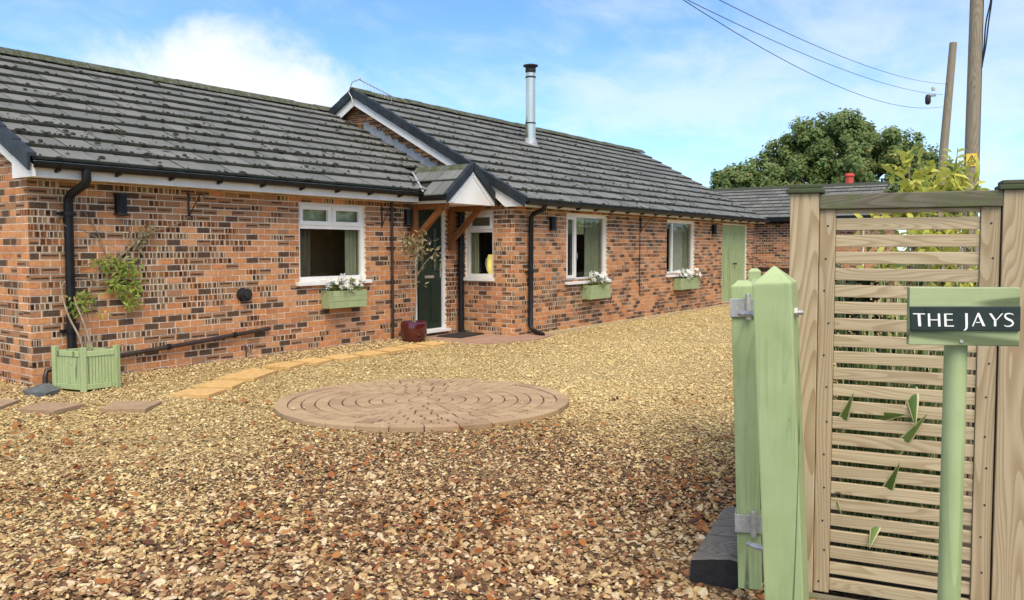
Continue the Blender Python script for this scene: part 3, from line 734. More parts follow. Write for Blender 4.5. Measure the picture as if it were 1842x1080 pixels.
# boiler flue terminal on the front wall
mb = MB()
for rr, ya, yb in ((.088, YA-.012, YA-.03), (.066, YA-.03, YA-.10), (.080, YA-.10, YA-.115), (.050, YA-.115, YA-.145)): mb.tube([(6.355, ya, .90), (6.355, yb, .90)], rr, 18)
mb.build('boiler_flue', DARKM, house, smooth=True)

# ------------------------------------------------------------------ porch
porch = None
mb = MB()
for sgn, xe in ((1, PXL), (-1, PXR)):
    xb = [(xe, PYG+.03, 2.285), (PXC, PYG+.03, PRZ), (PXC, PYG+.03, PRZ-.04), (xe, PYG+.03, 2.245)]
    mb.prism([(x_, y_, z_-.02) for x_, y_, z_ in xb], (0, 1.25 if sgn > 0 else .8, 0))
porch = mb.build('porch_roof', UNDER, house)
pa = math.atan(PSL); PL = (PXC-PXL)/math.cos(pa)
for sgn in (1, -1):
    for k in range(2):
        d = k*PL/2
        for j in range(5):
            y0 = PYG+.035+j*.30-(.15 if k else 0); y1 = y0+.295; y0 = max(y0, PYG+.035)
            lim = 8.5 + (2.285+d*math.sin(pa)-2.38)/.5 + .18 + (.10 if k else .06)
            y1 = min(y1, lim)
            if sgn < 0: y1 = min(y1, 8.65)
            if y1-y0 < .04: continue
            xx = PXL+d*math.cos(pa) if sgn > 0 else PXR-d*math.cos(pa)
            zz_ = 2.285+d*math.sin(pa)
            ex = Vector((0, -1, 0)) if sgn > 0 else Vector((0, 1, 0))
            ey = Vector((sgn*math.cos(pa), 0, math.sin(pa))); ez = ex.cross(ey)
            M = frame((xx, (y0+y1)/2, zz_), ex, ey, ez) @ Matrix.Rotation(-.05, 4, 'X') @ Matrix.Diagonal((y1-y0, PL/2/.40*1.02, 1, 1))
            inst('roof_tile', random.choice(TV), M, porch)
for k in range(3):
    mb = MB(); y0 = PYG+.0+k*.40
    mb.prism([(PXC+a, y0, PRZ+b) for a, b in [(-.12, -.085), (-.05, -.01), (0, .032), (.05, -.01), (.12, -.085), (.10, -.10), (0, -.01), (-.10, -.10)]], (0, .395, 0)); mb.build('ridge_tile', RIDGE, porch)
for sgn in (1, -1):      # dark verge caps of the porch gable
    for k in range(3):
        da, db = k*PL/3-.03, (k+1)*PL/3-.028
        def pt(d, off):
            x = (PXL+d*math.cos(pa)) if sgn > 0 else (PXR-d*math.cos(pa))
            return (x, PYG-.03-.002*(k % 2), 2.285+d*math.sin(pa)+off)
        mb = MB(); mb.prism([pt(da, -.085), pt(db, -.085), pt(db, .06), pt(da, .06)], (0, .032, 0))
        mb.prism([(a, b+.0335, c_) for a, b, c_ in [pt(da, .040), pt(db, .040), pt(db, .062), pt(da, .062)]], (0, .05, 0)); mb.build('verge_cap', VERGE, porch, bevel=.003)
mb = MB(); mb.prism([(PXL+.05, PYG+.01, 2.185), (PXR-.05, PYG+.01, 2.185), (PXR-.05, PYG+.01, 2.25), (PXC, PYG+.01, PRZ-.09), (PXL+.05, PYG+.01, 2.25)], (0, .02, 0)); mb.build('gable_panel', CREAMW, porch)
mb = MB()      # trim strips on the panel
for sgn, xe in ((1, PXL+.10), (-1, PXR-.10)):
    mb.prism([(xe, PYG-.001, 2.20), (xe+sgn*.03, PYG-.001, 2.20), (PXC+sgn*.012, PYG-.001, PRZ-.16), (PXC-sgn*.002, PYG-.001, PRZ-.13)], (0, .009, 0))
mb.build('panel_trim', WHITE, porch)
mb = MB(); mb.box((PXL+.03, PYG+.035, 2.185), (PXL+.055, 8.60, 2.30)); mb.box((PXR-.055, PYG+.035, 2.185), (PXR-.03, 8.60, 2.30)); mb.build('fascia', CREAMW, porch)
mb = MB(); mb.box((PXL+.057, PYG+.035, 2.188), (PXR-.057, YA-.02, 2.200)); mb.build('soffit', CREAMW, porch)
gp = []
mb = MB(); n = 8; prof = [(-.050*math.cos(math.pi*k/n), -.055*math.sin(math.pi*k/n)) for k in range(n+1)]; prof = prof + [(.84*a, .84*b) for a, b in reversed(prof)]
mb.prism([(PXL-.028+a, PYG+.05, 2.285+b) for a, b in prof], (0, .42, 0)); mb.build('gutter', BLACKP, porch)
mb = MB(); mb.prism([(PXL-.06, 8.44, 2.365), (PXL-.01, 8.44, 2.365), (PXC-.05, 9.20, 2.752), (PXC-.10, 9.20, 2.752)], (0, 0, .012)); mb.build('valley_lead', LEAD, porch)
for x in (9.50, 10.42):
    fr = MB(); fr.box((x, YA-.105, 1.45), (x+.095, YA-.012, 2.185)); b = fr.build('porch_bracket', OAK, house, bevel=.006)
    br = MB(); br.box((x+.002, PYG+.12, 2.10), (x+.093, YA-.106, 2.184)); br.build('beam', OAK, b, bevel=.005)
    br = MB(); p0, p1 = Vector((x+.0475, YA-.11, 1.66)), Vector((x+.0475, PYG+.26, 2.10)); dv = (p1-p0)
    ey = dv.normalized(); ex = Vector((1, 0, 0)); ez = ex.cross(ey)
    br.boxm(frame((p0+p1)/2, ex, ey, ez) @ Matrix.Diagonal((.075, dv.length+.06, .085, 1))); br.build('brace', OAK, b, bevel=.006)

# ------------------------------------------------------------------ windows and doors (local frame: x along the wall, y into it, z up)
def wframe(name, F, w_, h_, parts, sill=True, mat=WHITE, prof=.062, setback=.045, tops=(), mulls=(), trans=None, sill_over=.06, handle=None):
    """F maps (u,y,z) from the opening's lower left corner"""
    def B(mb, a, b): mb.box(a, b, M=F)
    y0, y1 = setback, setback+.06
    fr = MB(); B(fr, (.0, y0, 0), (prof, y1, h_)); B(fr, (w_-prof, y0, 0), (w_, y1, h_)); B(fr, (prof, y0+.001, 0), (w_-prof, y1-.001, prof)); B(fr, (prof, y0+.001, h_-prof), (w_-prof, y1-.001, h_))
    for a in mulls: B(fr, (a[0], y0+.002, a[1]), (a[0]+prof, y1-.002, a[2]))
    if trans: B(fr, (prof, y0+.0015, trans), (w_-prof, y1-.0015, trans+prof))
    o = fr.build(name, mat, house, bevel=.004)
    for (ua, ub, za, zb, sash) in parts:
        if sash:
            s = MB(); q = .045; ya, yb = y0-.014, y0+.03
            B(s, (ua-.012, ya, za-.012), (ua+q, yb, zb+.012)); B(s, (ub-q, ya, za-.012), (ub+.012, yb, zb+.012)); B(s, (ua+q, ya+.001, za-.012), (ub-q, yb-.001, za+q)); B(s, (ua+q, ya+.001, zb-q), (ub-q, yb-.001, zb+.012)); s.build('sash', mat, o, bevel=.003)
        g = MB(); B(g, (ua+.002, y0+.032, za+.002), (ub-.002, y0+.040, zb-.002)); g.build('pane', GLASS, o)
    if sill:
        s = MB(); B(s, (-sill_over, -.075, -.055), (w_+sill_over, y0-.001, -.004)); s.build('sill', mat, o, bevel=.006)
    if handle:
        s = MB(); B(s, (handle[0], y0-.035, handle[1]), (handle[0]+.022, y0-.015, handle[1]+.11)); s.build('handle', CHROME, o, bevel=.004)
    return o
FA = lambda x, z: frame((x, YA, z), Vector((1, 0, 0)), Vector((0, 1, 0)), Vector((0, 0, 1)))
FB = lambda x, z: frame((x, YB, z), Vector((1, 0, 0)), Vector((0, 1, 0)), Vector((0, 0, 1)))
FR = lambda y, z: frame((XR, y, z), Vector((0, -1, 0)), Vector((1, 0, 0)), Vector((0, 0, 1)))
p_ = .062
wA = wframe('window', FA(7.28, 1.03), 1.26, 1.11, [(p_, .60, .80, 1.048, True), (.662, 1.198, .80, 1.048, True), (p_, 1.198, p_, .735, False)], mulls=[(.60, .797, 1.048)], trans=.735)
wR = wframe('window', FR(8.735, .995), .618, 1.125, [(p_, .556, .83, 1.063, True), (p_, .556, p_, .762, False)], trans=.765, sill_over=.02)
wB1 = wframe('window', FB(12.33, .89), 1.51, 1.23, [(p_, .37, p_, 1.168, True), (.432, 1.448, p_, 1.168, False)], mulls=[(.37, p_, 1.168)], handle=(.40, .40), sill_over=.05)
wB2 = wframe('window', FB(16.53, .90), 1.56, 1.22, [(p_, .38, p_, 1.158, False), (.442, 1.498, p_, 1.158, False)], mulls=[(.38, p_, 1.158)], sill_over=.05)
# front door
F = FA(9.62, .10)
def BX(mb, a, b, M=F): mb.box(a, b, M=M)
mb = MB(); BX(mb, (0, .02, .06), (.07, .09, 2.12)); BX(mb, (.70, .02, .06), (.77, .09, 2.12)); BX(mb, (.07, .021, 2.05), (.70, .089, 2.12)); BX(mb, (.0, .0, .0), (.77, .09, .059)); BX(mb, (-.03, -.085, .0), (.80, -.001, .045)); dfr = mb.build('door_frame', WHITE, house, bevel=.005); STRIPG = mottled('obscure_glass', (.05,.07,.06), (.11,.13,.115), 25, .15)
door = MB(); BX(door, (.073, .045, .065), (.697, .085, 2.047)); door = door.build('front_door', DOORG, house, bevel=.004)
for (ua, ub) in ((.12, .345), (.425, .65)):      # raised lower panels
    q = MB(); BX(q, (ua, .034, .17), (ub, .046, .80)); q.build('door_panel', DOORG, door, bevel=.010)
for (ua, ub) in ((.20, .245), (.50, .56)):
    q = MB(); BX(q, (ua, .036, 1.02), (ub, .046, 1.72)); q.build('glazed_strip', STRIPG, door, bevel=.003)
    q = MB(); BX(q, (ua-.02, .038, 1.00), (ua-.001, .0455, 1.74)); BX(q, (ub+.001, .038, 1.00), (ub+.02, .0455, 1.74)); q.build('strip_moulding', DOORG, door, bevel=.003)
q = MB(); q.tube([F @ Vector((.385+.24*math.cos(t), .042, 1.66+.30*math.sin(t))) for t in [math.pi*k/14 for k in range(15)]], .009, 6); q.build('arch_moulding', DOORG, door)
q = MB(); BX(q, (.27, .032, .895), (.50, .046, .945)); q.build('letter_plate', CHROME, door, bevel=.006)
q = MB(); q.tube([F @ Vector((.385, .03, 1.56)), F @ Vector((.36, .02, 1.51)), F @ Vector((.385, .015, 1.45)), F @ Vector((.41, .02, 1.51)), F @ Vector((.385, .03, 1.56))], .007, 6); q.build('knocker', CHROME, door)
q = MB(); BX(q, (.645, .030, .90), (.672, .046, 1.14)); q.tube([F @ Vector((.658, .03, 1.04)), F @ Vector((.658, -.005, 1.04)), F @ Vector((.56, -.008, 1.04))], .010, 8); q.build('handle', CHROME, door, bevel=.002)
# (store doors follow)
# green store doors at the far end
F2 = FB(19.82, .10)
mb = MB(); mb.box((0, .02, 0), (.06, .09, 2.05), M=F2); mb.box((1.77, .02, 0), (1.83, .09, 2.05), M=F2); mb.box((.06, .021, 1.99), (1.77, .089, 2.05), M=F2); mb.build('door_frame', WHITE, house, bevel=.004)
mb = MB(); mb.box((-.02, -.05, -.12), (1.85, .0, -.002), M=F2); mb.build('door_step', PADM, house)
for k, (ua, ub) in enumerate(((.063, .913), (.917, 1.767))):
    d = MB(); d.box((ua, .04, .004), (ub, .08, 1.987), M=F2); d = d.build('store_door', GREEN, house, bevel=.004)
    n = 6; wd = (ub-ua)/n
    for j in range(n):
        q = MB(); q.box((ua+j*wd+.003, .030, .01), (ua+(j+1)*wd-.003, .0395, 1.98), M=F2); q.build('plank', GREEN, d, bevel=.002)
    q = MB(); xk = ub-.06 if k == 0 else ua+.06
    q.tube([F2 @ Vector((xk, .03, .98)), F2 @ Vector((xk, -.01, .98))], .010, 8); q.tube([F2 @ Vector((xk, -.01, .98)), F2 @ Vector((xk, -.03, .98))], .028, 10); q.build('knob', DARKM, d, smooth=True)

# ------------------------------------------------------------------ window dressing inside
def curtain(name, F, u0, u1, z0, z1, y, mat, label, amp=.018, folds=5, grp='curtains and blinds inside the windows', cat='curtain'):
    n = 44; mb = MB(); rows = []
    for zz_ in (z0, z1):
        rows.append([F @ Vector((u0+(u1-u0)*k/n, y+amp*math.sin(k/n*folds*2*math.pi), zz_)) for k in range(n+1)])
    b = mb.verts(rows[0]+rows[1]+[p+F.to_3x3() @ Vector((0, .004, 0)) for p in rows[0]+rows[1]]); N = n+1
    for k in range(n):
        mb.face([b+k, b+k+1, b+N+k+1, b+N+k]); mb.face([b+2*N+k+1, b+2*N+k, b+3*N+k, b+3*N+k+1])
    o = mb.build(name, mat, None, smooth=True); return tag(o, label, cat, grp)
curtain('roller_blind', FA(7.28, 1.03), .03, 1.23, .78, 1.09, .135, BLIND, 'pale green roller blind behind the small top panes nearest the planter', 0.0, 1, cat='blind')
curtain('curtain', FA(7.28, 1.03), 1.00, 1.22, .0, .78, .17, CURT, 'pale green curtain on the door side of the wide window', .020, 3)
curtain('curtain', FA(7.28, 1.03), .04, .34, .0, .78, .17, mottled('brown_curtain', (.12,.105,.085), (.16,.14,.11), 4, .9), 'dim brown curtain on the pipe side of the wide window', .020, 4)
curtain('roller_blind', FR(8.735, .995), .03, .59, .80, 1.10, .135, mottled('beige_blind', (.33,.27,.19), (.38,.31,.22), 4, .9), 'beige roller blind in the small window beside the front door', 0.0, 1, cat='blind')
curtain('curtain', FR(8.735, .995), .04, .17, .02, .80, .17, CURT, 'narrow pale curtain in the small window beside the front door', .012, 2)
curtain('roller_blind', FB(12.33, .89), .03, .85, .86, 1.20, .14, mottled('lemon_blind', (.50,.53,.30), (.55,.57,.34), 4, .9), 'yellowish blind half lowered in the tall window next to the corner pipe', 0.0, 1, cat='blind')
curtain('curtain', FB(12.33, .89), .95, 1.47, .0, 1.20, .18, CURT, 'grey green curtain drawn to the right of the tall window', .022, 5)
curtain('net_curtain', FB(16.53, .90), .48, 1.18, .0, 1.05, .16, NETC, 'white net curtain hanging in the second tall window', .020, 8)
curtain('curtain', FB(16.53, .90), 1.20, 1.52, .0, 1.18, .18, CURT, 'pale side curtain in the second tall window near the store door', .018, 4)
def added_cupboard(x, y, w_, h_, label):  # added close behind the panes so the rooms do not read black
    t = tag(empty('added_cupboard', (x, y, .14)), label, 'added_cupboard', 'brown units added inside the rooms to brighten the windows')
    mb = MB(); mb.box((0, 0, 0), (w_, .4, h_)); mb.build('carcass', CUPB, t)
    n = 4; dw = w_/n
    for k in range(n):
        mb = MB(); mb.box((k*dw+.006, -.022, .05), ((k+1)*dw-.006, -.001, h_-.03)); mb.build('cupboard_door', CUPB, t, bevel=.004)
CUPB = mottled('cupboard_wood', (.36,.22,.12), (.46,.30,.17), 5, .5)
added_cupboard(7.2, 9.75, 2.0, 1.9, 'brown unit added to lighten the dark behind the wide window')
added_cupboard(12.5, 8.62, 2.0, 1.95, 'brown unit added to lighten the dark behind the tall window near the corner')
lt = empty('table_lamp', (10.93, 8.27, 1.06)); tag(lt, 'glowing yellow jug shaped lamp on the sill of the small window', 'lamp')
mb = MB(); mb.lathe([(.075, 0), (.098, .05), (.105, .14), (.098, .24), (.082, .32), (.078, .325)], (0, 0, 0), 20); mb.build('lamp_body', LAMPY, lt, smooth=True)
mb = MB(); mb.tube([(-.01, .08, .30), (-.01, .135, .24), (-.01, .145, .14), (-.01, .115, .05), (-.01, .09, .03)], .008, 6); mb.build('handle', NETC, lt, smooth=True)
mb = MB(); mb.box((-.10, -.12, -.045), (.10, .16, 0)); mb.build('base', WHITE, lt)

# ------------------------------------------------------------------ things fixed to or standing by the walls
def wall_lamp(x, y, z, label):
    t = tag(empty('wall_lamp', (x, y, z)), label, 'wall lamp', 'black up and down lamps on the front walls')
    mb = MB(); hw = .058
    mb.prism([(-hw, -.012, -.10), (-hw, -.07, -.10), (-.032, -.105, -.10), (.032, -.105, -.10), (hw, -.07, -.10), (hw, -.012, -.10)], (0, 0, .20)); mb.build('lamp_housing', BLACKP, t, bevel=.004)
    mb = MB(); mb.box((-.03, -.011, -.04), (.03, -.004, .04)); mb.build('back_plate', DARKM, t)
    for z0 in (-.121, .101):
        mb = MB(); mb.prism([(-.066, -.006, z0), (-.066, -.075, z0), (-.036, -.113, z0), (.036, -.113, z0), (.066, -.075, z0), (.066, -.006, z0)], (0, 0, .02)); mb.build('end_cap', DARKM, t, bevel=.003)
    return t
wall_lamp(4.77, YA, 1.985, 'black wall lamp between the swan-neck downpipe and the first hanging bracket')
wall_lamp(9.42, YA, 1.98, 'black wall lamp beside the porch, above the potted shrub')
wall_lamp(11.82, YB, 1.92, 'black wall lamp between the corner downpipe and the tall window')
wall_lamp(19.18, YB, 1.95, 'black wall lamp next to the green store doors')
def hang_bracket(x, y, z, arm, label):
    t = tag(empty('hanging_bracket', (x, y, z)), label, 'bracket', 'wrought iron basket brackets on the walls')
    mb = MB(); mb.box((-.010, -.020, -.16), (.010, -.008, .16)); mb.build('back_bar', DARKM, t)
    mb = MB(); mb.tube([(0, -.018, .13), (0, -arm+.03, .125), (0, -arm, .14), (0, -arm-.015, .115), (0, -arm+.005, .10)], .007, 6); mb.build('arm', DARKM, t)
    mb = MB(); mb.tube([(0, -.018, -.13), (0, -arm*.35, -.02), (0, -arm*.78, .12)], .007, 6); mb.build('strut', DARKM, t)
hang_bracket(5.62, YA, 2.0, .32, 'black iron basket bracket holding the end of the bare climbing branch')
hang_bracket(8.87, YA, 1.97, .22, 'black iron basket bracket between wide window and overflow pipe')
hang_bracket(15.26, YB, 1.98, .30, 'black iron basket bracket between the two tall windows')
# outside tap
t = tag(empty('garden_tap', (6.40, YA, .20)), 'small brass garden tap low on the wall over gravel', 'tap')
mb = MB(); mb.tube([(0, -.008, 0), (0, -.09, 0), (0, -.115, -.015), (0, -.12, -.06)], .012, 8); mb.build('spout', CHROME, t, smooth=True)
mb = MB(); mb.tube([(0, -.07, 0), (0, -.07, .045)], .007, 6); mb.tube([(-.04, -.07, .048), (.04, -.07, .048)], .008, 6); mb.build('tap_handle', CHROME, t, smooth=True)
mb = MB(); mb.tube([(0, -.012, 0), (0, -.012, -.20)], .008, 6); mb.build('supply_pipe', BROWNP, t)
# tv aerial on the gable apex
t = tag(empty('tv_aerial', (10.55, RYB, TB(RYB))), 'thin metal television aerial tilted over the gable peak', 'aerial')
mb = MB(); mb.tube([(-.03, -.05, -.30), (-.04, -.02, -.12), (-.05, .05, -.02), (-.02, -.02, .16), (.05, -.18, .22)], .010, 6); mb.build('mast', GALV, t, smooth=True)
mb = MB(); mb.tube([(.03, -.15, .20), (.80, -.36, -.06)], .009, 6); mb.build('boom', GALV, t)
mb = MB()
for k in range(9):
    p = Vector((.12+.07*k, -.172-.0191*k, .170-.0237*k)); mb.tube([p-Vector((0, .02, .11)), p+Vector((0, .02, .06))], .004, 5)
mb.build('elements', GALV, t)
# ---- Versailles planter
PZ = float(gz(4.1, 8.4))
def planter():
    t = tag(empty('planter', (4.11, 8.40, PZ)), 'square sage green planter with corner posts beside the black downpipe', 'planter')
    c = [Vector((-.185, .18, 0)), Vector((-.085, -.175, 0)), Vector((.235, -.225, 0)), Vector((.135, .13, 0))]
    H_ = .40
    for k in range(4):
        mb = MB(); p = c[k]; d = (c[(k+1) % 4]-p).normalized(); n_ = Vector((0, 0, 1)).cross(d)
        M = frame(p, d, n_, Vector((0, 0, 1)))
        mb.box((-.025, -.025, 0), (.025, .025, H_+.045), M=M); mb.prism([M @ Vector(q) for q in ((-.025, -.025, H_+.045), (.025, -.025, H_+.045), (.025, .025, H_+.045), (-.025, .025, H_+.045))], (0, 0, .006))
        mb.build('post', GREEN, t, bevel=.005)
    for k in range(4):
        a, b = c[k], c[(k+1) % 4]; d = (b-a).normalized(); L = (b-a).length; out = d.cross(Vector((0, 0, 1)))
        M = frame(a, d, -out, Vector((0, 0, 1)))
        for z0, z1 in ((.02, .075), (H_-.045, H_+.01)):
            mb = MB(); mb.box((.026, -.014, z0), (L-.026, .014, z1), M=M); mb.build('rail', GREEN, t, bevel=.004)
        n = 9 if k in (0, 1, 2, 3) else 9; wd = (L-.052)/n
        for j in range(n):
            mb = MB(); mb.box((.026+j*wd+.0018, -.006, .076), (.026+(j+1)*wd-.0018, .008, H_-.046), M=M); mb.build('slat', GREEN, t, bevel=.002)
    mb = MB(); q = [p*.88 for p in c]; mb.prism([(p.x, p.y, .30) for p in q], (0, 0, .03)); mb.build('soil', SOIL, t)
    return t
planter()

# ------------------------------------------------------------------ leaves
def leaf_arrays(P, D, N, L, Wd, col, bend=.15):
    """kite-shaped folded leaves: base P, direction D, normal N"""
    P, D, N = map(np.asarray, (P, D, N)); L = np.asarray(L)[:, None]; Wd = np.asarray(Wd)[:, None]
    D = D/np.linalg.norm(D, axis=1, keepdims=True); S = np.cross(D, N); S /= np.maximum(np.linalg.norm(S, axis=1, keepdims=True), 1e-6); U = np.cross(S, D)
    fo = U*Wd*.14
    v = np.stack([P, P+D*L*.30+S*Wd*.42+fo, P+D*L*.30-S*Wd*.42+fo, P+D*L*.66+S*Wd*.44+fo-U*L*bend*.35, P+D*L*.66-S*Wd*.44+fo-U*L*bend*.35, P+D*L-U*L*bend], 1)
    n = len(P); idx = np.arange(n)[:, None]*6
    f = np.concatenate([idx+np.array([[0, 1, 2]]), idx+np.array([[1, 3, 2]]), idx+np.array([[2, 3, 4]]), idx+np.array([[3, 5, 4]])], 0)
    return v.reshape(-1, 3), f, np.repeat(np.asarray(col), 6, axis=0)
def tri_mesh(name, v, f, col, mat):
    me = bpy.data.meshes.new(name); me.vertices.add(len(v)); me.vertices.foreach_set('co', np.asarray(v, np.float32).ravel())
    me.loops.add(f.size); me.loops.foreach_set('vertex_index', f.astype(np.int32).ravel())
    me.polygons.add(len(f)); me.polygons.foreach_set('loop_start', np.arange(len(f), dtype=np.int32)*3); me.polygons.foreach_set('loop_total', np.full(len(f), 3, np.int32))
    me.update(calc_edges=True); me.validate()
    ca = me.color_attributes.new('bk', 'FLOAT_COLOR', 'POINT'); c4 = np.ones((len(v), 4), np.float32); c4[:, :3] = col; ca.data.foreach_set('color', c4.ravel())
    me.materials.append(mat); return me
def rand_dirs(n, up=0.0):
    d = RNG.normal(size=(n, 3)); d[:, 2] += up; return d/np.linalg.norm(d, axis=1, keepdims=True)
def cols(n, brown=.1, g0=0, g1=1):
    c = np.zeros((n, 3)); c[:, 0] = RNG.random(n); c[:, 1] = RNG.uniform(g0, g1, n); c[:, 2] = (RNG.random(n) < brown)*RNG.uniform(.4, 1, n); return c
def leaf_cloud(name, centres, radii, per, L, Wd, mat, parent=None, brown=.1, up=.2, shell=.5):
    P = []; C = []
    for c, r, n in zip(centres, radii, per):
        d = rand_dirs(n); rr = RNG.random(n)**shell
        P.append(np.asarray(c)+d*rr[:, None]*np.asarray(r)); C.append(cols(n, brown))
    P = np.concatenate(P); C = np.concatenate(C); n = len(P)
    D = rand_dirs(n, -.15); N = rand_dirs(n, up)
    v, f, c = leaf_arrays(P, D, N, RNG.uniform(*L, n), RNG.uniform(*Wd, n), C)
    return link(name, tri_mesh(name, v, f, c, mat), parent)
def single_leaf(name, base, d, n_, L, Wd, mat, parent, c=None, bend=.2):
    v, f, cc = leaf_arrays([base], [d], [n_], [L], [Wd], cols(1) if c is None else [c], bend)
    return link(name, tri_mesh(name, v, f, cc, mat), parent)

# climbing wisteria trained on the wall
t = tag(empty('climbing_plant', (4.13, 8.42, PZ+.33)), 'sparse climber with bare stems and bright leaves rising from the planter', 'climber')
WZ = YA-.035
def stem(pts, r0, r1, name='stem', mat=STEM, parent=None, n=7, mesh_only=None):
    P = [Vector(p) for p in pts]; out = []
    for i in range(len(P)-1):          # Catmull-Rom
        a, b, c, d = P[max(i-1, 0)], P[i], P[i+1], P[min(i+2, len(P)-1)]
        for k in range(5):
            s = k/5; out.append(.5*((2*b)+(c-a)*s+(2*a-5*b+4*c-d)*s*s+(3*b-a-3*c+d)*s**3))
    out.append(P[-1]); rr = [r0+(r1-r0)*i/(len(out)-1) for i in range(len(out))]
    mb = mesh_only or MB(); mb.tube(out, rr, n)
    if mesh_only is None: return mb.build(name, mat, parent, smooth=True)
def rel(base, pts): return [Vector(p)-Vector(base) for p in pts]
cb = (4.13, 8.42, PZ+.33)
s1 = [(4.13, 8.42, .35), (4.14, 8.50, .55), (4.10, 8.66, .80), (4.10, 8.78, 1.05), (4.17, WZ-.02, 1.16), (4.36, WZ-.02, 1.17), (4.52, WZ, 1.12), (4.68, WZ, 1.16), (4.80, WZ, 1.27)]
s2 = [(4.20, 8.40, .35), (4.22, 8.52, .62), (4.20, 8.70, .92), (4.22, WZ, 1.12), (4.30, WZ, 1.28), (4.45, WZ, 1.34), (4.58, WZ, 1.40), (4.56, WZ, 1.50), (4.52, WZ, 1.64), (4.44, WZ, 1.78), (4.36, WZ, 1.90)]
stem(rel(cb, s1), .011, .007, parent=t); stem(rel(cb, s2), .010, .004, parent=t)
stem(rel(cb, [(4.52, WZ, 1.60), (4.40, WZ-.01, 1.66), (4.26, WZ-.06, 1.70), (4.12, WZ-.07, 1.74), (4.05, WZ-.06, 1.82)]), .006, .003, parent=t)
stem(rel(cb, [(4.58, WZ, 1.40), (4.72, WZ, 1.36), (4.85, WZ, 1.33), (4.90, WZ, 1.20), (4.98, WZ, 1.32)]), .007, .003, parent=t)
stem(rel(cb, [(4.70, WZ, 1.35), (4.82, WZ, 1.46), (5.0, WZ, 1.62), (5.18, WZ, 1.70), (5.40, WZ, 1.76), (5.60, WZ-.02, 1.87)]), .010, .006, parent=t)
stem(rel(cb, [(4.34, WZ, 1.05), (4.42, WZ-.05, .86), (4.50, WZ-.07, .80), (4.62, WZ-.06, .83), (4.70, WZ-.05, .74)]), .004, .002, parent=t)
def sprays(parent, spots, name='foliage', mat=LEAF_W, lf=(.06, .10), wf=(.018, .028), n=26, down=-.6, brown=.06, base=(0,0,0), spread=.11):
    for (c, r) in spots:
        m = int(n*r/.1); c = np.array(c)-np.array(base)
        P = c+RNG.normal(size=(m, 3))*np.array([r*.55, .02, r*.5]); D = RNG.normal(size=(m, 3))*.8; D[:, 2] += down; D[:, 1] = -abs(D[:, 1])*.6
        N = RNG.normal(size=(m, 3))*.35; N[:, 1] -= .9; N[:, 2] += .35
        v, f, cc = leaf_arrays(P, D, N, RNG.uniform(*lf, m), RNG.uniform(*wf, m), cols(m, brown), .2); link(name, tri_mesh(name, v, f, cc, mat), parent)
sprays(t, [((4.72, WZ-.05, 1.30), .12), ((4.83, WZ-.06, 1.24), .12), ((4.66, WZ-.05, 1.10), .10), ((4.78, WZ-.06, 1.00), .12), ((4.84, WZ-.05, .90), .09), ((4.56, WZ-.04, 1.33), .08), ((4.28, WZ-.08, .95), .10), ((4.22, WZ-.08, .86), .06), ((4.88, WZ-.05, 1.08), .07)], base=cb, n=44)
sprays(t, [((4.50, WZ-.08, .80), .03)], mat=LEAF_Y, base=cb, n=14)
sprays(t, [((4.98, WZ-.05, 1.66), .08), ((5.08, WZ-.05, 1.72), .06), ((4.95, WZ-.05, 1.54), .06)], mat=LEAF_P, base=cb, n=30, brown=.5)

# slate cover over the gully
mb = MB(); zg = float(gz(3.7, 8.4))
mb.prism([(3.58, 8.42, zg), (3.66, 8.22, zg), (3.86, 8.36, zg), (3.94, 8.56, zg), (3.78, 8.72, zg), (3.62, 8.62, zg)], (0, 0, .045))
b0 = mb.verts([(3.63, 8.42, zg+.0455), (3.69, 8.30, zg+.0455), (3.84, 8.40, zg+.0455), (3.90, 8.55, zg+.0455), (3.77, 8.66, zg+.0455), (3.68, 8.58, zg+.0455), (3.72, 8.42, zg+.085), (3.82, 8.48, zg+.095), (3.77, 8.58, zg+.085)])
for f in ((0, 1, 6), (1, 2, 7, 6), (2, 3, 7), (3, 4, 8, 7), (4, 5, 8), (5, 0, 6, 8), (6, 7, 8)): mb.face([b0+i for i in f])
tag(mb.build('gully_cover', SLATE, None, bevel=.004), 'dark grey slate cover lying over the gully at the house corner', 'drain cover')

# red pot and its shrub
pb = (9.20, 8.50, float(gz(9.2, 8.5)))
mb = MB(); mb.lathe([(.155, 0), (.185, .04), (.205, .16), (.200, .28), (.192, .315), (.178, .32), (.170, .29)], pb, 28)
tag(mb.build('plant_pot', POTRED, None, smooth=True), 'glossy oxblood red pot standing left of the front door', 'pot')
t = tag(empty('potted_shrub', (pb[0], pb[1], pb[2]+.27)), 'spindly shrub with sparse pale leaves growing in the red pot', 'shrub')
sp = [[(-.02, 0, 0), (-.02, .03, .5), (.00, .06, .95), (-.04, .10, 1.30)], [(.03, .02, 0), (.06, 0, .5), (.04, -.04, 1.0), (.14, -.10, 1.32)], [(.0, -.03, 0), (.0, -.06, .45), (.02, -.06, .9), (-.02, -.14, 1.15)], [(.05, 0, .7), (.16, -.10, .95), (.30, -.22, 1.12)]]
for s_ in sp: stem(s_, .009, .004, parent=t)
mb = MB(); mb.lathe([(.16, -.01), (.165, .0), (.02, .012)], (0, 0, 0), 16); mb.build('soil', SOIL, t)
